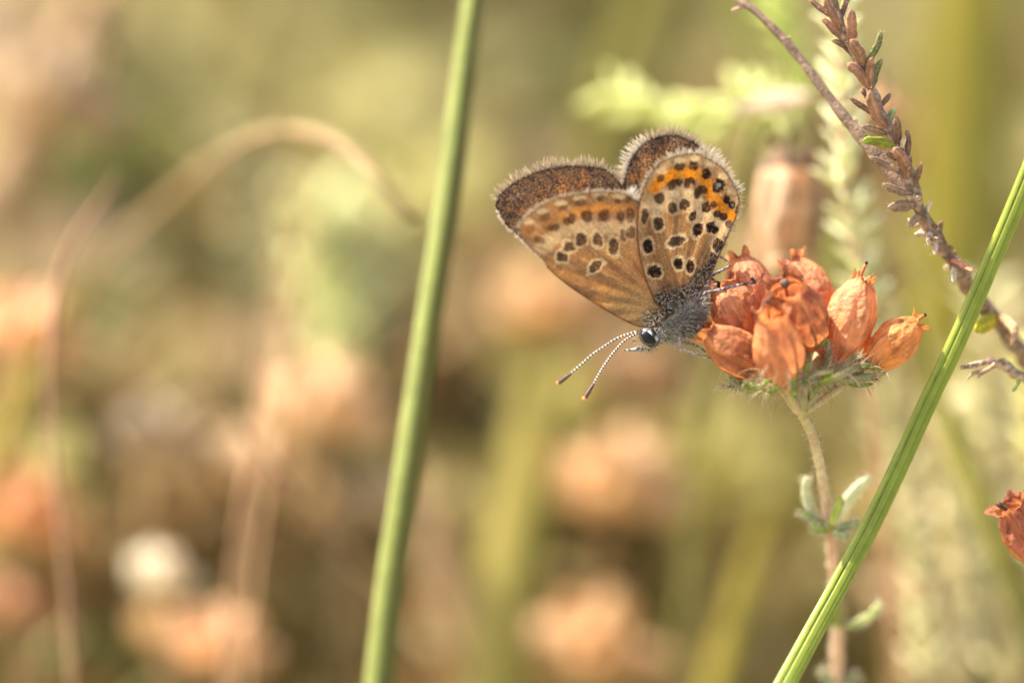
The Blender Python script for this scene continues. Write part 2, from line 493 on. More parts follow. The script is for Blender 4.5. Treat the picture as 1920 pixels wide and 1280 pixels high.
def paint_fore(X, Y, E):
    C = np.ones(X.shape + (3,)) * lin((168, 122, 80))
    C = mixc(C, lin((196, 146, 88)), 0.6 * smooth(0.4, 0.7, fbm(X / 40, Y / 40, 103)))
    C = mixc(C, lin((204, 170, 132)), 0.5 * smooth(0.5, 0.72, streaks(X, Y, 106)))
    pale = zl(Z1, [(430, 900), (560, 790), (680, 760), (790, 770), (900, 770), (1040, 740)])
    C = mixc(C, PALE, 0.7 * (1 - smooth(6, 20, seg_dist(X, Y, pale) + 9 * (fbm(X / 9, Y / 9, 104) - .5))))
    C = veins(C, X, Y, -2.75, -1.9, 9, 0.35, lin((150, 108, 70)))
    for (x, y, r, a) in [(690, 655, 15, .95), (745, 640, 12, .9), (830, 630, 19, .95), (960, 625, 15, .7), (1030, 620, 10, .5), (570, 685, 14, .55), (480, 735, 14, .4), (390, 800, 14, .3), (890, 640, 12, .6)]:
        px, py = Z1(x, y); d = np.hypot((X - px) / r, (Y - py) / (r * 0.62)) + 0.6 * (fbm(X / 6, Y / 6, 114) - .5)
        C = mixc(C, lin((222, 146, 62)), 0.72 * a * (1 - smooth(0.7, 1.2, d)))
    for (cx, cy, w) in [(330, 720, 11), (430, 650, 12), (560, 595, 12), (690, 560, 13), (835, 535, 14), (960, 548, 12)]:
        px, py = Z1(cx, cy); d = np.hypot((X - px) / w, (Y - py) / 6.5)
        C = mixc(C, PALE, 0.75 * (1 - smooth(0.75, 1.15, d)))
    C = spots(C, X, Y, FS, Z1, 3.6923, lin((62, 36, 25)), 0.2)
    C = spots(C, X, Y, FS_IN, Z1, 3.6923, lin((82, 50, 34)), 0.25)
    C = spots(C, X, Y, FS_OUT, Z1, 3.6923, lin((96, 62, 44)), 0.3)
    cpx = seg_dist(X, Y, zl(Z2, [(130, 110), (300, 255), (500, 390), (700, 510), (880, 595), (1010, 615)]))
    C = mixc(C, lin((120, 84, 52)), 0.55 * (1 - smooth(3, 12, cpx)))
    C = mixc(C, lin((150, 128, 92)), 0.7 * (1 - smooth(20, 60, np.hypot((X - 1195) / 1.5, Y - 585))))
    f = 1 - smooth(12, 44, np.hypot((X - 1240) / 1.2, Y - 605) + 14 * (fbm(X / 10, Y / 10, 131) - .5))
    C = mixc(C, DARKB, f * 0.85)
    C = mixc(C, BLUEW, 0.8 * f * (vnoise(X / 1.9, Y / 1.9, 155) > 0.66))
    C = mixc(C, lin((96, 54, 36)), 0.85 * (1 - smooth(1.6, 3.4, E)))
    return C * (0.78 + 0.4 * fbm(X / 16, Y / 16, 172))[..., None] * (0.70 + 0.6 * vnoise(X / 2.1, Y / 2.1, 170))[..., None] * (0.86 + 0.28 * streaks(X, Y, 112))[..., None]


def paint_upper(seed, glow):
    def fn(X, Y, E):
        C = np.ones(X.shape + (3,)) * lin((112, 80, 52))
        st = streaks(X, Y, seed)
        C = mixc(C, lin((60, 40, 28)), 0.9 * smooth(0.42, 0.62, st))
        C = mixc(C, lin((176, 130, 84)), 0.75 * smooth(0.60, 0.8, vnoise(X / 2.0, Y / 2.6, seed + 1)))
        g = 0
        for (x, y, r) in glow:
            px, py = Z1(x, y); g = np.maximum(g, 1 - smooth(0.1, 1, np.hypot(X - px, Y - py) / r))
        C = mixc(C, lin((226, 144, 60)), g * 0.9 * smooth(0.48, 0.72, vnoise(X / 2.3, Y / 3.2, seed + 2) * 0.6 + 0.4 * fbm(X / 9, Y / 9, seed + 3)))  # light glowing through the wing, painted in as orange speckles
        C = mixc(C, lin((206, 168, 122)), 0.8 * (vnoise(X / 1.5, Y / 1.9, seed + 5) > 0.86))
        C = mixc(C, lin((58, 34, 24)), 0.9 * (1 - smooth(2.5, 6, E)))
        return C * (0.75 + 0.5 * vnoise(X / 1.7, Y / 1.7, seed + 9))[..., None]
    return fn


def make_wing(name, parent, outline, centre, depth, paint, mat, nA=560, nR=170, fringe=None, fseed=0):
    o = np.array(outline, float)
    o = spline(np.vstack([o, o[:1]]), nA + 1)[:-1]
    c = np.array(centre, float)
    s = np.linspace(0, 1, nR)
    G = c + s[:, None, None] * (o - c)[None]
    X, Y = G[..., 0], G[..., 1]
    ray = np.linalg.norm(o - c, axis=1)
    T = np.roll(o, -1, 0) - np.roll(o, 1, 0); T /= np.linalg.norm(T, axis=1)[:, None]
    nrm = np.stack([T[:, 1], -T[:, 0]], 1)
    sgn = np.sign(((o - c) * nrm).sum(1)); nrm = nrm * sgn[:, None]
    cosr = ((o - c) * nrm).sum(1) / ray
    E = (1 - s)[:, None] * (ray * np.maximum(cosr, 0.3))[None]
    D = depth(X, Y)
    Vf = at(X, Y, D).reshape(-1, 3)
    Cf = paint(X, Y, E).reshape(-1, 3)
    i = np.arange(nR - 1)[:, None]; j = np.arange(nA)[None]; j2 = (j + 1) % nA
    q = np.stack([i * nA + j, i * nA + j2, (i + 1) * nA + j2, (i + 1) * nA + j], -1).reshape(-1, 4)
    v0, v1, v2 = Vf[q[nA * 20, 0]], Vf[q[nA * 20, 1]], Vf[q[nA * 20, 2]]
    if np.cross(v1 - v0, v2 - v0) @ FWD > 0:
        q = q[:, ::-1]
    w = mesh_obj(name, Vf, q, mat, parent, np.clip(Cf * (0.70 if mat is M['wing_upper'] else 0.84), 0, 0.9))
    if fringe:
        r = np.random.default_rng(fseed)
        VV, FF, CC = [], [], []
        base_i = 0
        for (xa, ya, xb, yb, n, l0, l1, c1, c2) in fringe:
            ia = int(np.argmin(np.hypot(o[:, 0] - xa, o[:, 1] - ya))); ib = int(np.argmin(np.hypot(o[:, 0] - xb, o[:, 1] - yb)))
            if (ib - ia) % nA > nA / 2: ia, ib = ib, ia
            n = int(n * 0.62)
            k = ia + r.random(n) * ((ib - ia) % nA)
            k0 = np.floor(k).astype(int) % nA; fr = (k - np.floor(k))[:, None]
            p = o[k0] * (1 - fr) + o[(k0 + 1) % nA] * fr - nrm[k0] * (1.0 + 2.5 * r.random((n, 1)))
            ang = r.normal(0, 0.20, n)
            clump = 0.75 + 0.5 * vnoise(k * 0.22, k * 0, fseed + 3)
            dvec = nrm[k0] * np.cos(ang)[:, None] + T[k0] * np.sin(ang)[:, None]
            clump = 0.55 + 0.9 * fbm(k * 0.16, k * 0, fseed + 3)
            L = np.where(r.random(n) < 0.55, l0 * (0.5 + 0.4 * r.random(n)), (l0 + (l1 * 1.1 - l0) * r.random(n))) * clump
            wd = 0.55 + 0.4 * r.random(n)
            pd = depth(p[:, 0], p[:, 1]) + 0.02 + r.normal(0, 0.05, n)
            dd = r.normal(0, 0.10, n) * L / 30
            side = np.stack([-dvec[:, 1], dvec[:, 0]], 1)
            A0 = p - side * wd[:, None]; A1 = p + side * wd[:, None]
            mpt = p + dvec * (L * 0.6)[:, None]
            B0 = mpt - side * wd[:, None] * 0.9; B1 = mpt + side * wd[:, None] * 0.9
            tip = p + dvec * L[:, None]
            T0 = tip - side * wd[:, None] * 0.35; T1 = tip + side * wd[:, None] * 0.35
            stack = np.stack([at(A0[:, 0], A0[:, 1], pd), at(A1[:, 0], A1[:, 1], pd), at(B1[:, 0], B1[:, 1], pd + dd * .6), at(B0[:, 0], B0[:, 1], pd + dd * .6),
                              at(T1[:, 0], T1[:, 1], pd + dd), at(T0[:, 0], T0[:, 1], pd + dd)], 1)
            VV.append(stack.reshape(-1, 3))
            b = base_i + np.arange(n)[:, None] * 6
            FF.append(np.vstack([b + np.array([[0, 1, 2, 3]]), b + np.array([[3, 2, 4, 5]])]))
            base_i += n * 6
            mixv = r.random((n, 1)) ** 1.5
            cc = np.asarray(c1) * (1 - mixv) + np.asarray(c2) * mixv
            dark = np.repeat((cc * 0.5)[:, None], 2, 1); lightc = np.repeat(cc[:, None], 4, 1)
            CC.append(np.concatenate([dark, lightc], 1).reshape(-1, 3))
        mesh_obj('fringe', np.vstack(VV), np.vstack(FF), M['fringe'], w, np.vstack(CC), smooth=False, kind='stuff')
    return w


def make_butterfly():
    root = empty('butterfly', at(1300, 590, 0.3))
    tag(root, 'small brown butterfly with orange banded, black spotted wings clinging head down to dead florets', 'butterfly')
    WH = lin((248, 238, 216)); GR = lin((186, 158, 124)); CR = lin((232, 208, 172))
    hind = zl(Z1, [(1205, 1280), (1130, 1080), (1092, 900), (1084, 740), (1100, 600), (1145, 450), (1210, 345), (1300, 285), (1400, 257), (1500, 252), (1600, 292), (1685, 355), (1740, 430), (1783, 515), (1800, 600),
                     (1776, 690), (1740, 770), (1700, 865), (1655, 965), (1610, 1070), (1555, 1160), (1490, 1235), (1410, 1310), (1330, 1370), (1270, 1340)])
    w = make_wing('hindwing', root, hind, Z1(1420, 770), near_hind, paint_hind, M['wing'],
                  fringe=[(*Z1(1110, 560), *Z1(1783, 515), 760, 6, 11, CR, GR), (*Z1(1783, 515), *Z1(1720, 820), 220, 6, 12, CR, GR), (*Z1(1300, 285), *Z1(1783, 515), 260, 10, 19, WH, CR),
                          (*Z1(1720, 820), *Z1(1610, 1070), 120, 4, 8, GR, GR)], fseed=1)
    w['label'] = 'tan hindwing underside with black ringed spots and an orange band'
    fore = zl(Z1, [(262, 778), (300, 708), (370, 645), (450, 596), (560, 550), (680, 527), (800, 517), (900, 516), (1000, 526), (1062, 555), (1130, 640), (1200, 850), (1290, 1100), (1380, 1330),
                   (1350, 1420), (1220, 1450)]) + zl(Z2, [(1010, 617), (880, 597), (700, 512), (500, 392), (300, 257), (130, 112)]) + zl(Z1, [(440, 992), (345, 905), (290, 835)])
    w = make_wing('forewing', root, fore, Z1(860, 900), near_fore, paint_fore, M['wing'], nA=620, nR=190,
                  fringe=[(*Z1(265, 770), *Z1(1075, 570), 860, 5, 10, CR, GR), (*Z1(1000, 526), *Z1(1090, 590), 120, 12, 24, WH, WH), (*Z1(268, 790), *Z1(480, 1020), 160, 3, 6, CR, WH)], fseed=2)
    w['label'] = 'tan forewing underside with brown spots and a faint orange row'
    fhind = zl(Z1, [(985, 500), (995, 420), (1030, 305), (1080, 225), (1160, 157), (1260, 120), (1360, 118), (1450, 150), (1530, 205), (1610, 280), (1680, 380), (1720, 520), (1700, 700), (1640, 900), (1540, 1120),
                     (1420, 1320), (1300, 1340), (1180, 1100), (1060, 760)])
    w = make_wing('hindwing', root, fhind, Z1(1320, 640), far_hind, paint_upper(200, [(1270, 270, 20), (1150, 330, 26), (1330, 230, 22), (1080, 420, 18)]), M['wing_upper'], nA=520, nR=150,
                  fringe=[(*Z1(985, 480), *Z1(1160, 157), 420, 10, 20, WH, CR), (*Z1(1160, 157), *Z1(1530, 205), 420, 9, 20, CR, GR), (*Z1(1530, 205), *Z1(1720, 520), 420, 8, 20, CR, WH)], fseed=3)
    w['label'] = 'dark brown upper side of the far hindwing with a pale fringe'
    ffore = zl(Z1, [(104, 610), (128, 540), (200, 470), (300, 412), (420, 362), (560, 336), (700, 330), (830, 342), (905, 382), (955, 435), (1010, 530), (1080, 800), (1180, 1100), (1290, 1330), (1250, 1420), (1150, 1390),
                     (900, 1250), (600, 1080), (380, 920), (230, 795), (155, 712)])
    w = make_wing('forewing', root, ffore, Z1(700, 760), far_fore, paint_upper(300, [(560, 480, 34), (420, 560, 30), (700, 430, 26), (330, 640, 24), (640, 540, 30)]), M['wing_upper'], nA=560, nR=150,
                  fringe=[(*Z1(110, 580), *Z1(420, 362), 420, 9, 17, CR, GR), (*Z1(420, 362), *Z1(960, 440), 640, 10, 22, CR, GR), (*Z1(110, 640), *Z1(380, 920), 300, 4, 8, CR, WH)], fseed=4)
    w['label'] = 'dark brown upper side of the far forewing with a pale fringe'

    # body: one continuous mesh from the head to the tail
    P, R = pxpath([(1203, 641, -0.1, 5), (1208, 637, -0.1, 17), (1218, 631, -0.1, 23), (1230, 623, -0.05, 21), (1240, 618, 0, 22), (1254, 611, 0, 28), (1276, 597, 0, 32), (1297, 570, 0, 26), (1309, 540, 0, 21), (1322, 500, 0.05, 18), (1338, 455, 0.1, 15), (1348, 428, 0.1, 5)], 60)
    V, F = tube(P, R, 40, wob=0.06, freq=2)
    x, y, d = to_px(V)
    C = np.ones((len(V), 3)) * lin((120, 110, 102))
    C = mixc(C, lin((160, 165, 168)), 0.6 * (fbm(x / 6, y / 6, 4) > 0.52))
    hd = 1 - smooth(1232, 1240, x)
    C = mixc(C, lin((62, 60, 60)), hd)
    C = mixc(C, BLACK, hd * (1 - smooth(4, 9, seg_dist(x, y, zl(Z2, [(890, 625), (1000, 610), (1090, 690)])))))
    C = mixc(C, lin((225, 230, 232)), 0.8 * hd * (1 - smooth(1.2, 2.4, seg_dist(x, y, zl(Z2, [(945, 632), (1000, 656), (1066, 716)])))))
    C = mixc(C, BLACK, hd * (1 - smooth(2, 5, np.hypot(x - 1203, y - 622))))
    body = mesh_obj('body', V, F, M['chitin'], root, C)

    # eye with a pale rim
    ex, ey = Z2(985, 700); ex, ey = float(ex), float(ey)
    a = math.radians(33)
    def ell(rx, ry, rz, n=28, m=18, dep=-0.62):
        th = np.linspace(0, math.pi, m)[:, None]; ph = np.arange(n)[None] * 2 * math.pi / n
        u = np.sin(th) * np.cos(ph) * rx; v = np.sin(th) * np.sin(ph) * ry; wv = np.cos(th) * np.ones_like(ph) * rz
        # pointed almond ends
        v = v * (1 - 0.35 * (u / rx) ** 2)
        X = ex + u * math.cos(a) - v * math.sin(a); Y = ey + u * math.sin(a) + v * math.cos(a)
        V_ = at(X, Y, dep + wv * K * 1000).reshape(-1, 3)
        i = np.arange(m - 1)[:, None]; j = np.arange(n)[None]; j2 = (j + 1) % n
        return V_, np.stack([i * n + j, i * n + j2, (i + 1) * n + j2, (i + 1) * n + j], -1).reshape(-1, 4)
    V, F = ell(17.0, 12.4, 7, dep=-0.60)
    x, y, d = to_px(V)
    Cw = np.ones((len(V), 3)) * lin((150, 150, 146))
    vv = -(x - ex) * math.sin(a) + (y - ey) * math.cos(a)
    Cw = mixc(Cw, lin((22, 20, 22)), 1 - smooth(3, 8, vv))
    Cw = mixc(Cw, lin((222, 228, 230)), 0.9 * (1 - smooth(1.2, 2.2, seg_dist(x, y, zl(Z2, [(945, 640), (1000, 662), (1062, 722)])))))
    mesh_obj('eye_rim', V, F, M['fur'], root, Cw)
    V, F = ell(16.5, 11.5, 8, dep=-0.66)
    mesh_obj('eye', V, F, M['eye'], root)

    # antennae
    def antenna(pts, club, dep, light, nb=22):
        S = spline(np.array(zl(Z2, pts)), 260)
        d = np.linspace(dep[0], dep[1], 260)
        P = at(S[:, 0], S[:, 1], d)
        t = np.linspace(0, 1, 260)
        band = ((t * nb) % 1 > 0.58) * 1.0
        R = pxm(1) * (1.9 + 0.35 * (band > 0.5) + 0.4 * t)
        V, F = tube(P, R, 8)
        C = np.where(band[:, None] > .5, lin((214, 200, 184)), lin(light) * .7)
        o = mesh_obj('antenna', V, F, M['chitin'], root, np.repeat(C, 8, 0))
        S2 = spline(np.array(zl(Z2, [pts[-1]] + club)), 40); t = np.linspace(0, 1, 40)
        d2 = np.linspace(dep[1], dep[1] + (dep[1] - dep[0]) * 0.25, 40)
        R2 = pxm(1) * np.interp(t, [0, .15, .5, .9, .97, 1], [2.3, 3.3, 4.6, 4.6, 3.6, 1.2])
        V, F = tube(at(S2[:, 0], S2[:, 1], d2), R2, 10)
        C = np.where(t[:, None] > .86, lin((226, 150, 84)), lin((88, 62, 54)))
        mesh_obj('club', V, F, M['chitin'], o, np.repeat(C, 10, 0))
    antenna([(895, 645), (780, 680), (700, 715), (600, 780), (500, 850), (400, 940), (330, 1000)], [(265, 1050), (200, 1097)], (0.2, 1.6), (62, 70, 58))
    antenna([(895, 660), (790, 720), (710, 800), (640, 890), (570, 1000), (520, 1090)], [(475, 1160), (428, 1235)], (-0.6, -1.6), (78, 38, 40))

    # palps
    for k, (pts, dd) in enumerate([([(960, 780), (900, 790), (850, 803), (775, 806)], -0.5), ([(970, 790), (920, 805), (885, 818)], 0.2)]):
        S = spline(np.array(zl(Z2, pts)), 16)
        V, F = tube(at(S[:, 0], S[:, 1], dd + 0 * S[:, 0]), pxm(1) * np.linspace(4.6, 1.6, 16), 8, wob=0.3, freq=6)
        x, y, d = to_px(V)
        C = mixc(np.ones((len(V), 3)) * lin((52, 46, 44)), lin((190, 186, 180)), (vnoise(x / 2, y / 2, 3) > 0.55) * 1.0)
        mesh_obj('palp', V, F, M['chitin'], root, C)

    # legs
    legs = [([(1275, 600, 0, 4.6), (1262, 690, -1, 4.4), (1250, 775, -1.6, 3.8), (1300, 812, -1.7, 3.2), (1420, 842, -1.5, 2.8), (1520, 882, -1.2, 2.3), (1605, 935, -0.9, 1.7)], (168, 146, 128)),
            ([(1330, 350, -0.5, 4.2), (1400, 332, -1.3, 3.8), (1500, 310, -1.8, 3.6), (1620, 282, -2.0, 3.2), (1750, 255, -1.8, 2.8), (1860, 230, -1.2, 2.8), (1900, 232, -1.0, 3.2), (1870, 185, -1.0, 3.4)], (92, 74, 66)),
            ([(1480, 220, 0.6, 3), (1540, 162, 0.8, 3), (1600, 130, 1.0, 2.8), (1690, 82, 1.0, 2.0)], (96, 70, 58)),
            ([(1520, 180, 0.8, 2.6), (1560, 215, 0.9, 2.6), (1605, 230, 1.0, 2)], (96, 70, 58)),
            ([(1540, -30, 1.2, 2.4), (1600, 5, 1.4, 2.4), (1665, 42, 1.6, 1.8)], (96, 60, 48)),
            ([(1200, 700, 0.9, 3), (1190, 738, 1.0, 3), (1290, 742, 1.0, 2.8), (1400, 770, 1.0, 2.5), (1480, 822, 1.0, 2)], (150, 128, 112))]
    for pts, cc in legs:
        A = np.array(pts, float); q = np.stack(Z2(A[:, 0], A[:, 1]), 1)
        P, R = pxpath(np.column_stack([q, A[:, 2], A[:, 3] * 0.95]), 70)
        V, F = tube(P, R, 8, wob=0.35, freq=7)
        x, y, d = to_px(V)
        C = mixc(np.ones((len(V), 3)) * lin(cc) * 0.55, lin((206, 198, 192)), 0.75 * (vnoise(x / 2.2, y / 2.2, 9) > 0.62))
        mesh_obj('leg', V, F, M['chitin'], root, C)

    # fur over the thorax, the head and the wing bases
    r = np.random.default_rng(5)
    n = 4200
    k = np.clip(r.normal(19, 5.5, n), 8, 40).astype(int)
    PB, RB = pxpath([(1203, 641, -0.1, 5), (1208, 637, -0.1, 17), (1218, 631, -0.1, 23), (1230, 623, -0.05, 21), (1240, 618, 0, 22), (1254, 611, 0, 28), (1276, 597, 0, 32), (1297, 570, 0, 26), (1309, 540, 0, 21), (1322, 500, 0.05, 18), (1338, 455, 0.1, 15), (1348, 428, 0.1, 5)], 60)
    T, A, B = frames(PB)
    ph = r.random(n) * 2 * math.pi
    nv = np.cos(ph)[:, None] * A[k] + np.sin(ph)[:, None] * B[k]
    base = PB[k] + nv * RB[k][:, None] * 0.95
    dirs = nv + T[k] * 0.7 + r.normal(0, 0.35, (n, 3))
    ln = pxm(1) * (10 + 14 * r.random(n)) * np.where(k < 10, 0.45, 1.0)
    pal = np.array([lin((236, 228, 214)), lin((190, 178, 164)), lin((96, 80, 68)), lin((222, 218, 212))])
    V, F, C = hairs(base, dirs, ln, pxm(0.75), 0.35, pal[r.integers(0, 4, n)], 4, 6)
    mesh_obj('fur', V, F, M['fur'], body, C, kind='stuff')
    # short dark bristles on the face
    n = 150
    th = r.random(n) * 2 * math.pi
    hx = 1212 + 20 * np.cos(th); hy = 636 + 18 * np.sin(th)
    base = at(hx, hy, -0.2 + r.normal(0, .3, n))
    dirs = (np.cos(th)[:, None] * RIGHT - np.sin(th)[:, None] * UP) - FWD * r.normal(0.1, .4, n)[:, None]
    V, F, C = hairs(base, dirs, pxm(1) * (6 + 8 * r.random(n)), pxm(0.55), 0.3, pal[r.choice([1, 2, 2, 0], n)], 4, 8)
    mesh_obj('bristle', V, F, M['fur'], body, C, kind='stuff')


make_butterfly()


# ------------------------------------------------------------------ heath flowers
def floret_mesh(B, Mo, R, seed, nt=46, nph=56, openm=0.34, wr=1.0, tint=None, lobes=True, bulge=0.45, roll=0.0):
    """urn shaped bell from base point B to mouth Mo with widest radius R (metres)"""
    B = np.asarray(B, float); Mo = np.asarray(Mo, float)
    ax = Mo - B; L = np.linalg.norm(ax); ax = ax / L
    u = np.cross(ax, [0.13, 0.9, 0.41]); u /= np.linalg.norm(u); v = np.cross(ax, u)
    t = np.linspace(0, 1.06, nt)
    prof = np.interp(t, [0, .05, .15, .3, bulge, .62, .78, .9, .955, 1.0, 1.06],
                     [.22, .42, .70, .92, 1.0, .97, .80, .56, openm + .06, openm + .02, openm + .16])
    # smooth the profile
    for _ in range(3):
        prof[1:-1] = 0.25 * prof[:-2] + 0.5 * prof[1:-1] + 0.25 * prof[2:]
    ph = np.arange(nph) * 2 * math.pi / nph + roll
    V = np.zeros((nt, nph, 3)); C = np.zeros((nt, nph, 3))
    rc = random.Random(int(seed * 100))
    cre = [(rc.uniform(0, 6.28), rc.uniform(.10, .3), rc.uniform(.03, .13)) for _ in range(9)]
    c0, c1, c2 = [np.asarray(q) ** 0.74 * np.array([0.92, 1.0, 0.94]) for q in (tint if tint else (lin((222, 132, 84)), lin((190, 98, 62)), lin((226, 160, 92))))]
    for i in range(nt):
        for j in range(nph):
            a = ph[j]; tt = t[i]
            dvec = math.cos(a) * u + math.sin(a) * v
            s1 = mnoise.noise((math.cos(a) * 1.6 + seed * 3.1, math.sin(a) * 1.6, tt * 2.0))
            s2 = mnoise.noise((math.cos(a) * 3.4 + seed * 5.7, math.sin(a) * 3.4, tt * 5.0))
            rg = 1 - abs(mnoise.noise((math.cos(a) * 2.3 + seed * 1.7, math.sin(a) * 2.3 + 4, tt * 3.2))) * 2
            fold = math.cos(4 * a + 0.5 * math.sin(tt * 4 + seed)) * 0.05
            r = prof[i] * (1 + wr * (0.10 * s1 + 0.05 * s2 + 0.045 * max(0, rg)) + fold * (0.4 + tt))
            z = tt
            if tt > 0.955 and lobes:
                w = (tt - 0.955) / 0.105
                lob = 0.5 + 0.5 * math.cos(4 * a + seed)
                lob = min(0.8, lob ** 1.2 * (1 + 1.1 * s1) + 0.15 * s2)
                z = 0.955 + 0.12 * w * (0.15 + 1.0 * lob) + 0.05 * s2 * w
                r = r + 0.20 * w * lob * (0.5 + 1.6 * s1)
            if nt > 40:
                for (ca, cw, cd_) in cre:
                    da = (a - ca - 0.35 * math.sin(tt * 3 + ca * 5) + math.pi) % (2 * math.pi) - math.pi
                    r -= wr * cd_ * math.exp(-(da / cw) ** 2) * math.sin(min(1, tt * 1.15) * math.pi) ** .6 * prof[i]
                s3 = 1 - 2 * abs(mnoise.noise((math.cos(a) * 4.5 * prof[i] + seed * 2.2, math.sin(a) * 4.5 * prof[i], tt * 7.0)))
                r += wr * 0.03 * s3 * prof[i]
            V[i, j] = B + ax * L * z + dvec * R * r
            vein = abs(math.sin(4 * a + seed + 0.4 * s1))
            cc = c0 * (0.5 + 0.5 * s1 + .2) + c1 * (0.3 - 0.5 * s1)
            cc = cc * (1 - 0.25 * tt) + c2 * 0.25 * (1 - tt) if tt < .4 else cc
            if nt > 40:
                f1 = mnoise.noise((math.cos(a) * 9 + seed, math.sin(a) * 9, tt * 2.5))
                f2 = mnoise.noise((math.cos(a) * 2.2 + seed * 7, math.sin(a) * 2.2, tt * 3.5))
                cc = cc * (1 + 0.22 * f1)
                if f2 > 0.2: cc = cc + (np.array([.86, .42, .16]) - cc) * min(.7, (f2 - .2) * 3)
                if f2 < -0.3: cc = cc * max(.55, 1 + (f2 + .3) * 2)
            if vein < 0.06: cc = cc * 0.6
            if s2 > 0.38 and tt > .2: cc = cc * 0.8
            if tt > 0.93: cc = cc * 0.86
            C[i, j] = cc
    i = np.arange(nt - 1)[:, None]; j = np.arange(nph)[None]; j2 = (j + 1) % nph
    F = np.stack([i * nph + j, i * nph + j2, (i + 1) * nph + j2, (i + 1) * nph + j], -1).reshape(-1, 4)
    return V.reshape(-1, 3), F, np.clip(C.reshape(-1, 3), 0.01, 0.9), ax, u, v, L


def solid(o, th):
    m = o.modifiers.new('thickness', 'SOLIDIFY'); m.thickness = th; m.offset = -1


def ball(c, r, seed, n=14, m=10, squash=1.0):
    th = np.linspace(0, math.pi, m)[:, None]; ph = np.arange(n)[None] * 2 * math.pi / n
    d = np.stack([np.sin(th) * np.cos(ph), np.sin(th) * np.sin(ph), np.cos(th) * np.ones_like(ph) * squash], -1)
    V = d.reshape(-1, 3)
    w = np.array([1 + 0.25 * mnoise.noise(tuple(q * 2.5 + seed)) for q in V])
    V = c + V * r * w[:, None]
    i = np.arange(m - 1)[:, None]; j = np.arange(n)[None]; j2 = (j + 1) % n
    return V, np.stack([i * n + j, i * n + j2, (i + 1) * n + j2, (i + 1) * n + j], -1).reshape(-1, 4)


def leaf_capsule(P, R, colr, name, mat, parent, seed, flat=0.7, hairy=0, sides=16, tipcol=None):
    """slender rolled heath leaf along a world path"""
    n = len(P); t = np.linspace(0, 1, n)
    rad = R * np.interp(t, [0, .06, .2, .5, .8, .93, 1], [.32, .5, .85, 1, .88, .58, .12])
    V, F = tube(P, rad, sides, wob=0.30, freq=2.2, seed=seed, flat=flat)
    # rolled margins: two lengthwise furrows and cross wrinkles
    Vr = V.reshape(n, sides, 3); ph = np.arange(sides) * 2 * math.pi / sides
    fur = 1 - 0.30 * np.exp(-((np.abs((ph - math.pi / 2 + math.pi) % (2 * math.pi) - math.pi)) / 0.35) ** 2) - 0.30 * np.exp(-((np.abs((ph + math.pi / 2 + math.pi) % (2 * math.pi) - math.pi)) / 0.35) ** 2)
    wr_ = 1 + 0.05 * np.sin(t * 46 + seed)[:, None] * np.cos(ph * 3 + seed)[None]
    V = (P[:, None, :] + (Vr - P[:, None, :]) * (fur[None] * wr_)[..., None]).reshape(-1, 3)
    q = V * 1000
    nz = np.array([mnoise.noise((p[0] * 1.3 + seed, p[1] * 1.3, p[2] * 1.3)) for p in q])
    C = np.asarray(colr)[None] * (1 + 0.45 * nz[:, None])
    tt = np.repeat(t, sides)
    if tipcol is not None:
        C = mixc(C, np.asarray(tipcol), smooth(0.75, 1.0, tt))
    # pale midrib groove
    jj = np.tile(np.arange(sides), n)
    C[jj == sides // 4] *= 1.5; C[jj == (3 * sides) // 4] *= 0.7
    return mesh_obj(name, V, F, mat, parent, np.clip(C, 0.005, 0.85))


def bent(p0, p1, n, bend, seed):
    r = np.random.default_rng(seed)
    p0 = np.asarray(p0); p1 = np.asarray(p1)
    t = np.linspace(0, 1, n)[:, None]
    side = np.cross(p1 - p0, FWD); side = side / (np.linalg.norm(side) + 1e-12)
    return p0 * (1 - t) + p1 * t + side * np.linalg.norm(p1 - p0) * bend * (t * (1 - t)) * 4


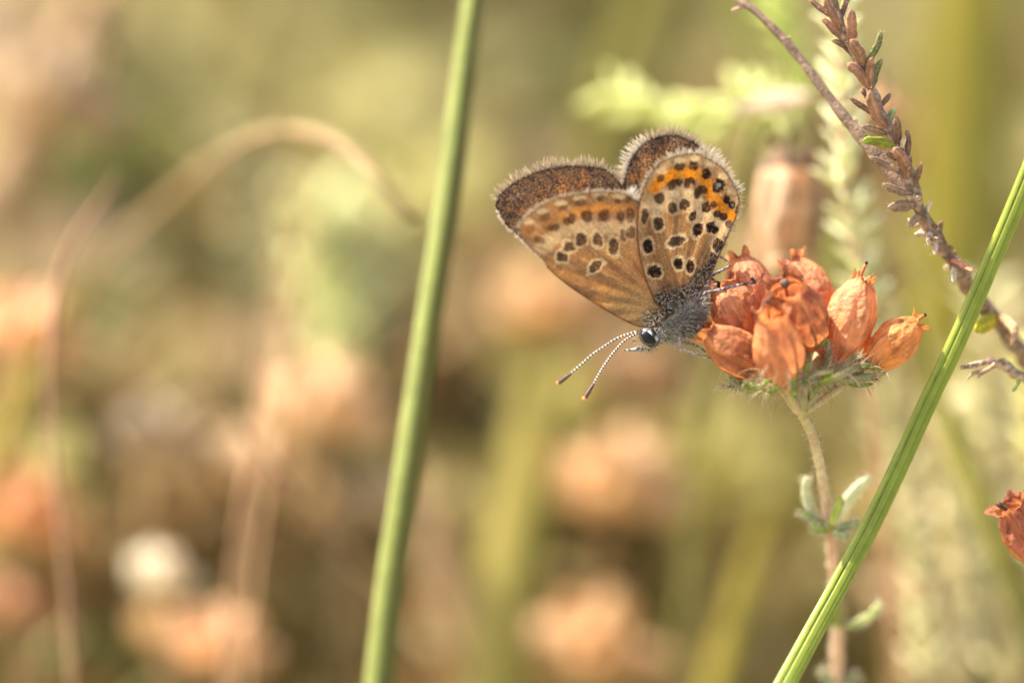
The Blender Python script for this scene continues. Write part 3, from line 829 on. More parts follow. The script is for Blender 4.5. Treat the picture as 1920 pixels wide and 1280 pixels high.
def make_heath():
    node = (1502, 772)
    stem_pts = [(1500, 752, 0.2, 15), (1507, 778, 0.4, 13), (1524, 818, 1.0, 11.5), (1537, 870, 2.2, 11.5), (1547, 930, 3.6, 12), (1554, 985, 4.8, 13), (1560, 1040, 6, 12), (1568, 1120, 8, 13), (1571, 1160, 9, 14), (1569, 1220, 10.5, 15), (1570, 1290, 12, 15)]
    stem_pts = [(p[0], p[1], p[2], p[3] * .82) for p in stem_pts]
    P, R = pxpath(stem_pts, 90)
    G = to_ground(P)
    ext = spline(np.vstack([P[-2:], G]), 24)[2:]
    P = np.vstack([P, ext]); R = np.r_[R, np.full(len(ext), R[-1])]
    root = empty('heath_plant', P[-1])
    tag(root, 'dead rust orange heath flower head on a hairy stem with the butterfly clinging to it', 'flower')
    V, F = tube(P, R, 18, wob=0.16, freq=1.4)
    x, y, d = to_px(V)
    C = np.ones((len(V), 3)) * lin((222, 200, 160))
    C = mixc(C, lin((196, 188, 118)), 0.8 * (1 - smooth(770, 860, y)))
    C = mixc(C, lin((232, 196, 176)), 0.7 * smooth(880, 980, y))
    C = mixc(C, lin((150, 160, 70)), 0.9 * (1 - smooth(6, 20, np.abs(y - 990))))
    C = mixc(C, lin((128, 150, 50)), 0.95 * (1 - smooth(18, 34, np.abs(y - 1150))))
    C = mixc(C, lin((196, 146, 120)), 0.45 * (fbm(x / 8, y / 30, 5) > 0.58))
    mesh_obj('stem', V, F, M['plant'], root, C)

    # (base, mouth) in Z3 coordinates, depth of base and mouth in mm, widest radius px, mouth opening
    spec = [((560, 640), (392, 145), 1.5, 2.2, 41, .34, 1), ((500, 760), (262, 345), 0.8, 0.2, 42, .42, 2), ((640, 985), (150, 672), -0.2, -1.4, 41, .40, 3),
            ((735, 1085), (625, 545), -1.2, -4.4, 43, .50, 4), ((880, 800), (735, 350), 0.6, -2.9, 52, .50, 5), ((1010, 640), (765, 175), 2.2, 3.2, 43, .38, 6),
            ((1085, 905), (1275, 300), 0.4, 0.3, 42, .30, 7), ((1290, 930), (1668, 612), 0.6, 0.9, 39, .30, 8), ((1000, 860), (985, 560), 1.8, 2.6, 36, .34, 9)]
    tints = {1: (lin((228, 138, 92)), lin((206, 108, 70)), lin((220, 140, 80))), 3: (lin((204, 112, 66)), lin((172, 84, 52)), lin((206, 140, 62))),
             4: (lin((218, 128, 84)), lin((186, 96, 62)), lin((214, 150, 80))), 5: (lin((190, 102, 66)), lin((158, 76, 52)), lin((206, 136, 66))),
             7: (lin((230, 146, 96)), lin((206, 116, 72)), lin((220, 146, 84))), 8: (lin((236, 150, 80)), lin((226, 124, 52)), lin((230, 156, 74)))}
    for (b, m, db, dm, rp, op, sd_) in spec:
        bx, by = Z3(*b); mx_, my_ = Z3(*m)
        Bp, Mp = at(bx, by, db), at(mx_, my_, dm)
        tint = tints.get(sd_, (lin((222, 130, 84)), lin((194, 100, 64)), lin((214, 142, 78))))
        V, F, C, ax, u, v, L = floret_mesh(Bp, Mp, pxm(rp * 1.08), sd_ * 1.37, nt=64, nph=112, openm=op, wr=0.95, tint=tint)
        o = mesh_obj('floret', V, F, M['petal'], root, C)
        # ovary inside, style and stigma
        vis = {2: -.02, 3: .05, 4: .13, 5: .02, 6: .0, 7: .16, 8: .12}.get(sd_, -.1)
        s0 = Bp + ax * L * 0.45; s1 = Bp + ax * L * (1.0 + vis) + u * pxm(3)
        Pp = bent(s0, s1, 14, 0.04, sd_)
        V, F = tube(Pp, pxm(3.4), 8, wob=.2, freq=3)
        st = mesh_obj('style', V, F, M['stigma'], o, np.ones((len(V), 3)) * lin((196, 108, 62)))
        V, F = ball(s1, pxm(9 if sd_ in (3, 5) else 5 if sd_ in (2, 4) else 3.8), sd_, squash=1)
        mesh_obj('stigma', V, F, M['stigma'], o, np.ones((len(V), 3)) * (lin((58, 48, 42)) if sd_ != 5 else lin((112, 88, 72))))
        # pedicel down to the stem top
        pd = [Bp, Bp * 0.45 + at(*node, 0.3) * 0.55 + (at(*node, .3) - Bp) * 0.05 - UP * pxm(6), at(1500 + (bx - 1500) * 0.06, 772, 0.3)]
        V, F = tube(spline(pd, 18), pxm(1) * np.linspace(8, 8.5, 18), 12, wob=.2, freq=2)
        mesh_obj('pedicel', V, F, M['plant'], root, np.ones((len(V), 3)) * lin((204, 184, 138)))
    # receptacle: swollen top of the stem where the pedicels meet
    V, F = tube(pxpath([(1500, 700, 0.2), (1500, 725, 0.2), (1500, 748, 0.2), (1504, 772, .3)], 20), pxm(1) * np.interp(np.linspace(0, 1, 20), [0, .3, .7, 1], [8, 17, 17, 13]), 24, wob=.25, freq=1.6)
    mesh_obj('receptacle', V, F, M['plant'], root, np.ones((len(V), 3)) * lin((190, 180, 120)))

    g1, g2, g3, g4 = lin((150, 176, 60)), lin((142, 156, 76)), lin((170, 150, 108)), lin((146, 150, 104))
    leaves = [((890, 770), (965, 660), -1.6, 12, g1), ((930, 800), (1025, 735), -1.4, 13, g1), ((970, 1000), (1030, 745), -1.2, 17, g3), ((950, 1050), (1105, 965), -2.6, 17, g1), ((860, 1000), (895, 885), -2.8, 13, g1),
              ((770, 1110), (785, 945), -3.3, 17, g2), ((700, 1110), (575, 935), -2.6, 13, g2), ((570, 1105), (415, 1078), -1.6, 14, g1), ((670, 1090), (580, 1130), -2.6, 14, g1), ((520, 1000), (390, 965), -1.0, 11, g2),
              ((900, 1150), (960, 1060), -2.6, 15, g2), ((780, 1160), (800, 1090), -3.0, 14, g1), ((1050, 960), (1245, 835), -1.4, 15, g3), ((1150, 950), (1430, 880), 0.0, 17, g3), ((1200, 990), (1440, 970), -0.6, 16, g3),
              ((1120, 1010), (1345, 1050), -0.4, 15, g2), ((1080, 960), (1260, 905), -1.8, 13, g3), ((860, 830), (855, 760), -1.0, 12, g2), ((380, 1110), (235, 1065), -0.6, 9, lin((220, 210, 180))), ((430, 960), (270, 935), 0.2, 12, lin((206, 196, 160))),
              ((1000, 980), (1060, 840), -1.5, 14, g3), ((400, 1080), (320, 1070), -0.8, 8, lin((70, 44, 32)))]
    rl = np.random.default_rng(8)
    for k in range(26):
        th = k * 2.399; ex = math.cos(th); ez = math.sin(th)
        a0 = (800 + 170 * ex, 1060 + 22 * rl.normal()); b0 = (800 + (430 + 130 * rl.random()) * ex, 1010 + 75 * rl.random() + 30 * abs(ex) * rl.normal())
        if ex > .2: b0 = (b0[0] + 60, b0[1] - 70)
        leaves.append((a0, b0, -2.6 * max(0, -ez) + 2.4 * max(0, ez) - .6, 13 + 4 * rl.random(), [g2, g4, lin((176, 172, 124)), g1][k % 4]))
    hb, hd, hl, hc = [], [], [], []
    r = np.random.default_rng(21)
    WHT = lin((232, 220, 190)); STR = lin((206, 184, 140))
    for k, (a, b, d, w, c) in enumerate(leaves):
        p0 = at(*Z3(*a), d + 0.5); p1 = at(*Z3(*b), d)
        P = bent(p0, p1, 14, r.normal(0, 0.06), k)
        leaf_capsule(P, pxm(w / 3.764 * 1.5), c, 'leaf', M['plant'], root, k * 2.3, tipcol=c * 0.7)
        nh = 24
        tt = r.integers(1, 14, nh)
        dirv = (p1 - p0) / np.linalg.norm(p1 - p0)
        rd = r.normal(size=(nh, 3)); rd = rd - dirv * (rd @ dirv)[:, None]; rd /= np.linalg.norm(rd, axis=1)[:, None]
        hb.append(P[tt] + rd * pxm(w / 3.764 * 0.8)); hd.append(rd + dirv * 0.6 - np.array([0, 0, 0.25])); hl.append(pxm(1) * (8 + 20 * r.random(nh))); hc.append(np.where(r.random((nh, 1)) > .4, WHT, STR))
    # tangled wool at the base of the head and down the stem
    nh = 520
    th = r.random(nh) * 2 * math.pi; rr = np.sqrt(r.random(nh))
    cx, cy = 1497 + 92 * rr * np.cos(th), 712 + 22 * rr * np.sin(th) + 10 * np.abs(np.cos(th)) * -1
    b = at(cx, cy, r.normal(-0.6, 1.3, nh))
    dv = ((cx - 1497) / 60)[:, None] * RIGHT - 0.55 * UP + r.normal(0, 0.6, (nh, 3))
    hb.append(b); hd.append(dv); hl.append(pxm(1) * (16 + 44 * r.random(nh))); hc.append(np.where(r.random((nh, 1)) > .4, WHT, STR))
    k = r.integers(0, 90, 420)
    PS, RS = pxpath(stem_pts, 90); T, A, B = frames(PS); ph = r.random(420) * 2 * math.pi
    nv = np.cos(ph)[:, None] * A[k] + np.sin(ph)[:, None] * B[k]
    hb.append(PS[k] + nv * RS[k][:, None] * .95); hd.append(nv + r.normal(0, .3, (420, 3))); hl.append(pxm(1) * (4 + 9 * r.random(420))); hc.append(np.tile(WHT, (420, 1)))

    # leaves at the two nodes lower on the stem
    node_leaves = [((1548, 990), (1497, 955), 4.2, 8, lin((168, 182, 110)), 1), ((1545, 985), (1512, 890), 4.6, 10, lin((198, 200, 156)), 2), ((1560, 985), (1578, 930), 3.2, 9, lin((186, 196, 90)), 0),
                   ((1565, 990), (1612, 975), 3.6, 9, lin((164, 172, 122)), 1), ((1566, 985), (1634, 893), 5.5, 13, lin((214, 214, 176)), 2), ((1562, 995), (1595, 1002), 3.4, 8, lin((170, 180, 120)), 1), ((1552, 995), (1520, 985), 3.6, 9, lin((150, 168, 84)), 1),
                   ((1586, 1175), (1652, 1128), 8.5, 10, lin((176, 184, 116)), 1), ((1560, 1170), (1566, 1105), 8.2, 11, lin((130, 158, 50)), 0), ((1572, 1285), (1540, 1250), 11, 9, lin((150, 160, 110)), 1), ((1575, 1290), (1610, 1262), 11, 9, lin((150, 160, 110)), 1)]
    for k2, (a, b_, d, w, c, hy) in enumerate(node_leaves):
        p0 = at(*a, d + .4); p1 = at(*b_, d)
        P = bent(p0, p1, 14, r.normal(0, .08), k2)
        leaf_capsule(P, pxm(w), c, 'leaf', M['plant'], root, 50 + k2 * 1.9)
        nh = 24 + 40 * hy
        tt = r.integers(1, 14, nh); dirv = (p1 - p0) / np.linalg.norm(p1 - p0)
        rd = r.normal(size=(nh, 3)); rd = rd - dirv * (rd @ dirv)[:, None]; rd /= np.linalg.norm(rd, axis=1)[:, None]
        hb.append(P[tt] + rd * pxm(w * .8)); hd.append(rd + dirv * 0.3); hl.append(pxm(1) * (6 + 9 * r.random(nh))); hc.append(np.tile(lin((236, 226, 206)), (nh, 1)))
    V, F, C = hairs(np.vstack(hb), np.vstack(hd), np.concatenate(hl), pxm(0.95), np.abs(r.normal(0.35, .3, sum(len(q) for q in hb))), np.vstack(hc), 6, 77)
    mesh_obj('hair', V, F, M['hair'], root, C, kind='stuff')


make_heath()


# ------------------------------------------------------------------ heather shoot with dead leaves
def make_heather():
    A = zl(Z4, [(600, -90), (650, 20), (690, 150), (755, 280), (825, 430), (885, 560), (940, 700), (1010, 840), (1060, 960), (1120, 1110)])
    B_ = zl(Z5, [(745, 20), (800, 130), (880, 250), (960, 370), (1040, 490), (1090, 560), (1180, 660), (1280, 780), (1350, 880), (1415, 960), (1560, 1130), (1760, 1400)])
    pts = A + B_
    rad = [8, 8, 8.5, 9, 9.5, 9.5, 9.5, 10, 11, 13] + [12, 12.5, 13, 13, 14.5, 15, 15, 16, 17, 18, 19, 20]
    dep = list(np.linspace(-0.5, 0.5, 10)) + list(np.linspace(0.6, 9, 12))
    Pp, R = pxpath(np.column_stack([np.array(pts), dep, rad]), 150)
    G = to_ground(Pp, 0.01)
    ext = spline(np.vstack([Pp[-2:], G]), 24)[2:]
    P = np.vstack([Pp, ext]); R = np.r_[R, np.full(len(ext), R[-1])]
    root = empty('heather_shoot', P[-1])
    tag(root, 'woody heather twig with shrivelled brown leaves and one bright green leaf', 'twig')
    V, F = tube(P, R, 16, wob=0.5, freq=1.0)
    x, y, d = to_px(V)
    C = np.ones((len(V), 3)) * lin((150, 124, 102))
    C = mixc(C, lin((196, 172, 142)), 0.55 * (fbm(x / 7, y / 7, 6) > 0.58))
    C = mixc(C, lin((88, 66, 54)), 0.5 * (fbm(x / 9, y / 9, 16) > 0.56))
    mesh_obj('stem', V, F, M['bark'], root, C)
    # bare side branch
    b = [(1372, -6), (1392, 6), (1420, 24), (1470, 75), (1515, 130), (1560, 190), (1600, 240), (1640, 288), (1682, 335), (1712, 375)]
    Pb, Rb = pxpath(np.column_stack([np.array(b), np.linspace(3.4, 1.0, 10), [5, 6.5, 7, 8, 8.5, 9.5, 11, 12, 12, 10]]), 70)
    V, F = tube(Pb, Rb, 14, wob=0.25, freq=1.0)
    x, y, d = to_px(V)
    C = mixc(np.ones((len(V), 3)) * lin((142, 118, 100)), lin((104, 84, 72)), 0.5 * (fbm(x / 12, y / 12, 26) > 0.55))
    br = mesh_obj('branch', V, F, M['bark'], root, C)
    for k, (p, q) in enumerate([((1392, 10), (1372, 20)), ((1388, 8), (1375, -8)), ((1476, 80), (1482, 70)), ((1588, 232), (1580, 222)), ((1600, 236), (1606, 222))]):
        V, F = tube(bent(at(*p, 3.2), at(*q, 3.0), 8, .1, k), pxm(1) * np.array([6, 6, 5.5, 5, 4.5, 4, 3.5, 2]), 9, wob=.5, freq=2)
        mesh_obj('knob', V, F, M['bark'], br, np.ones((len(V), 3)) * lin((176, 150, 122)))
    # bleached side twig
    b = zl(Z5, [(1020, 1042), (1070, 1034), (1130, 1022), (1185, 1006), (1240, 1004), (1300, 1030), (1350, 1072), (1415, 1100), (1600, 1180)])
    Pb, Rb = pxpath(np.column_stack([np.array(b), np.linspace(1.0, 4.0, 9), [3.5, 6, 6.5, 7, 8, 9, 10, 10.5, 12]]), 60)
    V, F = tube(Pb, Rb, 14, wob=0.65, freq=1.6)
    x, y, d = to_px(V)
    C = mixc(np.ones((len(V), 3)) * lin((196, 168, 142)), lin((124, 96, 78)), 0.8 * (fbm(x / 6, y / 6, 36) > 0.52))
    br = mesh_obj('branch', V, F, M['bark'], root, C)
    for k, pp in enumerate([[(1235, 1020), (1190, 1050), (1145, 1075), (1125, 1105)], [(1150, 1070), (1090, 1085), (1060, 1112)], [(1380, 1110), (1375, 1150), (1345, 1190)]]):
        S = spline(np.array(zl(Z5, pp)), 14)
        V, F = tube(at(S[:, 0], S[:, 1], 1.6 + 0 * S[:, 0]), pxm(1) * np.linspace(5.5, 2.6, 14), 9, wob=.6, freq=2)
        mesh_obj('twiglet', V, F, M['bark'], br, np.ones((len(V), 3)) * (lin((176, 146, 122)) if k < 2 else lin((150, 164, 96))))

    bw, bw2, gg, gn, wd = lin((158, 116, 90)), lin((128, 98, 80)), lin((122, 122, 74)), lin((142, 148, 50)), lin((150, 122, 100))
    LV = [((700, 180), (595, -10), 19, bw, -1), ((655, 115), (505, -10), 13, bw2, .2), ((768, 260), (750, 55), 26, bw, -1.2), ((732, 270), (578, 108), 19, bw, -.4), ((828, 425), (752, 238), 26, bw, -1.4), ((752, 372), (636, 245), 14, bw2, -.2),
          ((838, 375), (935, 185), 17, gg, .6), ((852, 535), (732, 382), 25, bw, -1.0), ((890, 535), (884, 342), 20, bw, -.9), ((915, 510), (942, 355), 18, gg, .7), ((958, 775), (868, 542), 27, bw, -1.3), ((912, 722), (742, 586), 13, bw2, -.3),
          ((842, 645), (812, 535), 17, bw2, .4), ((1025, 885), (1022, 700), 19, bw2, -.6), ((1005, 745), (1018, 645), 18, lin((186, 190, 130)), .5), ((1085, 965), (1086, 780), 15, bw2, .4), ((1003, 892), (822, 848), 21, gn, -1.3), ((1090, 1085), (1008, 888), 26, bw, -1.2),
          ((1062, 1062), (862, 942), 15, wd, -.6), ((1128, 1130), (1176, 985), 15, bw2, -.4), ((960, 815), (818, 755), 18, wd, -.2), ((1112, 1165), (942, 1102), 17, wd, -.8), ((1010, 975), (962, 915), 13, bw2, -.2), ((1105, 1240), (975, 1245), 19, wd, -.6),
          ((730, 110), (735, -40), 14, bw2, .3), ((1120, 1050), (1110, 930), 16, wd, .4), ((640, 60), (560, -60), 18, bw, -.5), ((720, 90), (790, -60), 15, lin((160, 176, 80)), .6), ((900, 640), (990, 560), 12, bw2, .6)]
    LV2 = [((660, 60), (560, 25), 20, wd, -.4), ((770, 165), (690, 150), 18, wd, -.4), ((830, 280), (808, 268), 18, lin((206, 176, 146)), -.4), ((865, 330), (845, 325), 15, lin((206, 176, 146)), -.4), ((1050, 540), (965, 500), 20, lin((200, 190, 160)), -.2),
           ((1065, 470), (1085, 432), 22, lin((186, 124, 92)), -.6), ((1300, 880), (1108, 800), 40, lin((172, 166, 40)), 2.5), ((1310, 850), (1330, 900), 24, lin((190, 150, 110)), 2.0), ((905, 250), (880, 225), 15, wd, -.4)]
    r = np.random.default_rng(3)
    hb, hd = [], []
    for k in range(46):                      # withered scale leaves and leaf scars along the older wood
        i = int(r.uniform(48, 118)); th = r.uniform(0, 6.28)
        T_ = (Pp[i - 1] - Pp[i + 1]); T_ = T_ / np.linalg.norm(T_)
        o_ = math.cos(th) * RIGHT + math.sin(th) * FWD; o_ = o_ - T_ * (o_ @ T_); o_ /= np.linalg.norm(o_)
        ln = pxm(r.uniform(12, 30) if i < 84 else r.uniform(6, 13))
        tip = Pp[i] + o_ * (R[i] + ln * .8) + T_ * ln * r.uniform(.1, .9)
        cc = [lin((176, 148, 120)), lin((132, 102, 80)), lin((210, 184, 154))][k % 3]
        leaf_capsule(bent(Pp[i] + o_ * R[i] * .5, tip, 10, r.normal(0, .15), k), pxm(r.uniform(4, 6.5)), cc, 'scale_leaf', M['bark'], root, 90 + k, sides=10)
    for k, (a, b2, w, c, d) in enumerate(LV + LV2):
        z, s = (Z4, 3.2) if k < len(LV) else (Z5, 3.369)
        p0 = at(*z(*a), d + .4); p1 = at(*z(*b2), d - .2)
        kk = int(np.argmin(np.linalg.norm(Pp - p0, axis=1)))
        if k < len(LV) - 1:
            p0 = p0 * .35 + Pp[kk] * .65
        else:
            p0 = Pp[kk]
        P = bent(p0, p1, 18, r.normal(0, .07), k)
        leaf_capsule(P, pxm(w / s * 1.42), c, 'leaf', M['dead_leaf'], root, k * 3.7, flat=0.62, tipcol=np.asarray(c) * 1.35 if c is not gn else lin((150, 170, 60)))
        nh = 34; dirv = (p1 - p0) / np.linalg.norm(p1 - p0)
        rd = r.normal(size=(nh, 3)); rd = rd - dirv * (rd @ dirv)[:, None]; rd /= np.linalg.norm(rd, axis=1)[:, None]
        tt = r.integers(2, 18, nh)
        hb.append(P[tt] + rd * pxm(w / s * .85)); hd.append(rd + dirv * .6)
    hb = np.vstack(hb); hd = np.vstack(hd); n = len(hb)
    V, F, C = hairs(hb, hd, pxm(1) * (2.5 + 5 * r.random(n)), pxm(.6), .2, np.tile(lin((214, 192, 166)), (n, 1)), 3, 4)
    mesh_obj('hair', V, F, M['hair'], root, C, kind='stuff')


make_heather()


# ------------------------------------------------------------------ grass blades
def sweep(name, pts, section, colfn, mat, label, cat='grass', n=90, sec_scale=None, group=None):
    """pts rows (px,py,depth,half width px); section list of (across, depth) in half widths"""
    S = spline(pts, n)
    P = at(S[:, 0], S[:, 1], S[:, 2]); R = S[:, 3] * K * (D0 + S[:, 2] * .001) / D0
    if P[0][2] < P[-1][2]:
        P = P[::-1]; R = R[::-1]; S = S[::-1]
    if P[-1][2] > 0.003:
        G = to_ground(P)
        ext = spline(np.vstack([P[-2:], G]), 26)[2:]
        P = np.vstack([P, ext]); R = np.r_[R, np.full(len(ext), R[-1])]
    m = len(section); sec = np.array(section, float)
    T, A, B = frames(P, ref=FWD)
    # A points across the blade in the picture, keep it pointing to the right
    sg = np.sign(A @ RIGHT); A = A * sg[:, None]
    V = P[:, None, :] + R[:, None, None] * (sec[None, :, 0, None] * A[:, None, :] + sec[None, :, 1, None] * FWD[None, None, :])
    N_ = len(P)
    i = np.arange(N_ - 1)[:, None]; j = np.arange(m)[None]; j2 = (j + 1) % m
    F = [tuple(f) for f in np.stack([i * m + j, i * m + j2, (i + 1) * m + j2, (i + 1) * m + j], -1).reshape(-1, 4)]
    F.append(tuple(range(m - 1, -1, -1))); F.append(tuple((N_ - 1) * m + k for k in range(m)))
    C = colfn(np.tile(sec[:, 0], N_), np.repeat(np.arange(N_) / N_, m), np.tile(sec[:, 1], N_))
    o = mesh_obj(name, V.reshape(-1, 3) , F, mat, None, C)
    # origin at the root of the blade
    base = P[-1]
    o.data.transform(Matrix.Translation(-Vector(base))); o.location = base
    tag(o, label, cat, group)
    return o


def near_section():
    f = []
    for u in np.linspace(-1, 1, 57):
        # two rounded ribs with a groove between them, fine striae on top
        v = -0.42 * math.sqrt(max(0, 1 - u * u))
        v += 0.09 * math.exp(-((u + 0.30) / 0.12) ** 2)
        v += 0.03 * math.exp(-((u - 0.42) / 0.08) ** 2) + 0.008 * math.sin(u * 70)
        f.append((u, v))
    for u in np.linspace(0.9, -0.9, 20):
        f.append((u, 0.30 * math.sqrt(1 - u * u)))
    return f


def near_col(u, t, v):
    C = np.ones((len(u), 3)) * lin((152, 164, 58))
    C = mixc(C, lin((176, 184, 92)), 0.6 * (1 - smooth(.04, .16, np.abs(u + .78))))
    C = mixc(C, lin((112, 126, 44)), 0.7 * (1 - smooth(.03, .12, np.abs(u + .30))))
    C = mixc(C, lin((116, 136, 44)), 0.5 * (1 - smooth(.02, .10, np.abs(u - .42))))
    C = mixc(C, lin((160, 174, 70)), 0.6 * (1 - smooth(.05, .2, np.abs(u - .15))))
    C = mixc(C, lin((168, 178, 76)), 0.7 * smooth(.75, .95, u))
    C = mixc(C, lin((110, 92, 40)), 0.8 * (1 - smooth(.02, .08, np.abs(u + .42))) * (fbm(t * 60, u * 3, 7) > .62))
    C = C * (0.92 + 0.2 * vnoise(t * 40, u * 9, 3))[:, None]
    return C


blade_pts = [(2045, 30, 1.2, 19), (1968, 225, 1.0, 20), (1908, 375, 0.8, 20.5), (1853, 505, 0.8, 20.5), (1792, 645, 0.8, 21), (1737, 760, 0.9, 21), (1692, 860, 0.8, 21), (1632, 985, 0.4, 21.5), (1576, 1090, -0.4, 22), (1524, 1185, -1.6, 23), (1462, 1300, -3.4, 24), (1410, 1400, -5, 25)]
blade_pts = [(p[0], p[1], p[2], p[3] * .86) for p in blade_pts]
sweep('grass_blade', blade_pts, near_section(), near_col, M['blade'], 'sharp grooved green grass blade crossing in front of the hairy heath stem', n=140)


def far_section():
    f = [(u, 0.30 * (u - 0.35) if u > 0.35 else -0.20 * (u + 1) * (0.35 - u)) for u in np.linspace(-1, 1, 25)]
    f += [(u, y + 0.10) for (u, y) in reversed(f[1:-1])]
    return f


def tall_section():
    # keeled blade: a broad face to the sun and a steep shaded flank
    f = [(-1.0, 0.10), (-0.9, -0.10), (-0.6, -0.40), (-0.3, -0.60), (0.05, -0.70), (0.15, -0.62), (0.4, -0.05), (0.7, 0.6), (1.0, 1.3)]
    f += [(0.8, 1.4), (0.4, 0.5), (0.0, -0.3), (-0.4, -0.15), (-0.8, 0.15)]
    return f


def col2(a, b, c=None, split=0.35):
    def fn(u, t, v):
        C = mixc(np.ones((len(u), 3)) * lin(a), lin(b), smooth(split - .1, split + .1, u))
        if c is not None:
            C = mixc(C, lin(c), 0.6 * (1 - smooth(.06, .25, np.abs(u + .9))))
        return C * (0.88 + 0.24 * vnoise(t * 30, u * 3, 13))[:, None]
    return fn


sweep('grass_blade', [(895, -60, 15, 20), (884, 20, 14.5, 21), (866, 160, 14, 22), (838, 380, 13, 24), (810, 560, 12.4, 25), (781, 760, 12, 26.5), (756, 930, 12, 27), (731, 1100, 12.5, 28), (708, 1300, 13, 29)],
      tall_section(), col2((146, 154, 82), (96, 100, 44), (174, 174, 116), split=0.12), M['blade'], 'tall upright green grass blade with a shaded flank, standing beside the dark brown forewing', n=100)  # the right flank's shade is also put into its darker colour

blur_blades = [
    ([(1010, 700, 62, 30), (1000, 800, 62, 44), (975, 950, 61, 54), (945, 1120, 60, 60), (925, 1300, 60, 62)], (186, 172, 92), (148, 146, 62), 'broad blurred yellow green grass blade below the butterfly antennae'),
    ([(1690, 560, 30, 10), (1740, 700, 30, 18), (1800, 850, 29, 24), (1870, 1020, 28, 26), (1960, 1230, 28, 28)], (158, 150, 74), (132, 130, 58), 'blurred olive grass blade behind the sharp grooved blade and the hairy stem'),
    ([(1830, -80, 80, 70), (1815, 150, 80, 80), (1800, 400, 80, 80), (1780, 700, 80, 80)], (172, 158, 58), (158, 148, 56), 'wide soft yellow olive grass blade behind the woody heather twig'),
    ([(1250, -60, 90, 40), (1200, 80, 90, 46), (1145, 240, 90, 52), (1090, 420, 90, 56)], (160, 148, 72), (146, 138, 64), 'soft yellow green grass blade behind the far hindwing'),
    ([(1440, 960, 52, 14), (1405, 1070, 52, 24), (1370, 1190, 51, 28), (1335, 1320, 50, 30)], (176, 160, 70), (150, 142, 52), 'blurred pale yellow grass blade rising below the flower head beside the hairy stem'),
    ([(1365, -60, 62, 24), (1395, 40, 60, 27), (1430, 140, 58, 27), (1475, 260, 56, 26), (1530, 420, 54, 26)], (116, 116, 42), (104, 104, 40), 'dark olive blurred grass blade behind the bare grey side branch'),
    ([(130, 540, 52, 10), (85, 640, 52, 18), (40, 745, 51, 22), (-10, 860, 50, 24), (-60, 980, 50, 25)], (196, 172, 84), (150, 138, 56), 'blurred yellow grass blade leaning beside the pink dry stem'),
]
for pts, a, b, lab in blur_blades:
    sweep('grass_blade', pts, far_section(), col2(a, b), M['blade'], lab, n=40)

# dry stems
def round_section():
    return [(math.cos(a), 0.8 * math.sin(a)) for a in np.linspace(0, 2 * math.pi, 14, endpoint=False)]


dry = [
    ([(778, 410, 22, 23), (745, 375, 22, 24), (700, 325, 22, 25), (640, 272, 24, 25), (570, 245, 27, 24), (490, 252, 32, 22), (400, 300, 38, 20), (300, 385, 46, 20), (190, 490, 54, 20), (90, 640, 62, 20), (10, 800, 66, 20)], (222, 186, 136), 'arching tan dry grass stem with a blunt drooping tip'),
    ([(222, 322, 27, 3), (190, 375, 27, 9), (145, 440, 27, 15), (112, 520, 27, 17), (94, 640, 26, 18), (92, 760, 26, 16), (103, 900, 26, 14), (120, 1050, 26, 14), (138, 1300, 26, 14)], (222, 172, 136), 'upright pinkish tan dry stem with a thin bent tip'),
    ([(572, 320, 34, 5), (545, 470, 33, 7), (518, 640, 32, 8), (480, 830, 31, 8), (442, 1010, 30, 8), (418, 1300, 30, 8)], (206, 152, 112), 'thin reddish dry stem, first of the sheaf in front of the pale green sprig'),
    ([(600, 380, 37, 5), (565, 560, 36, 8), (535, 740, 35, 9), (505, 900, 34, 9), (480, 1080, 34, 9), (462, 1300, 34, 9)], (210, 158, 118), 'thin reddish dry stem, leaning one of the sheaf in front of the pale green sprig'),
    ([(520, 340, 40, 6), (512, 520, 40, 9), (495, 700, 39, 10), (468, 880, 38, 10), (440, 1090, 38, 10), (428, 1300, 38, 10)], (208, 160, 122), 'thin reddish dry stem, straightest of the sheaf in front of the pale green sprig'),
    ([(340, 690, 34, 4), (420, 770, 33, 8), (500, 860, 32, 9), (590, 975, 31, 9), (690, 1110, 30, 9), (820, 1300, 30, 9)], (138, 106, 72), 'slanting brown dry stem crossing the reddish sheaf of stems'),
    ([(560, 800, 60, 8), (640, 900, 60, 14), (720, 1010, 60, 16), (800, 1130, 60, 16), (880, 1300, 60, 16)], (150, 120, 80), 'second slanting brown dry stem behind the tall upright green blade'),
    ([(780, 900, 70, 30), (815, 1010, 70, 38), (850, 1130, 70, 42), (890, 1300, 70, 42)], (212, 178, 136), 'broad pale beige dry leaf between the two blurred green blades'),
    ([(200, -40, 84, 30), (120, 110, 84, 40), (40, 260, 84, 46), (-50, 420, 84, 48)], (186, 148, 118), 'wide soft beige dry leaf slanting above the pinkish tan dry stem'),
    ([(120, -60, 70, 12), (200, 50, 70, 16), (300, 150, 70, 18), (390, 250, 70, 18), (500, 360, 72, 18)], (140, 108, 76), 'soft brown dry stem slanting behind the arching tan stem'),
    ([(1480, -40, 30, 4), (1530, 150, 28, 6), (1580, 330, 27, 6), (1630, 520, 26, 6), (1680, 720, 26, 7), (1720, 900, 26, 7)], (166, 138, 92), 'fine straw stem crossing the pale leafy heather sprig'),
    ([(1420, 60, 34, 4), (1490, 230, 32, 6), (1550, 400, 31, 6), (1600, 560, 30, 6), (1640, 760, 30, 7), (1665, 950, 30, 7)], (158, 128, 88), 'fine brown stem behind the nodding dead bell'),
    ([(1610, 560, 34, 5), (1605, 700, 34, 8), (1620, 800, 34, 8), (1650, 960, 34, 8), (1660, 1150, 34, 8)], (160, 112, 88), 'thin reddish brown stem rising just behind the hairy heath stem'),
]
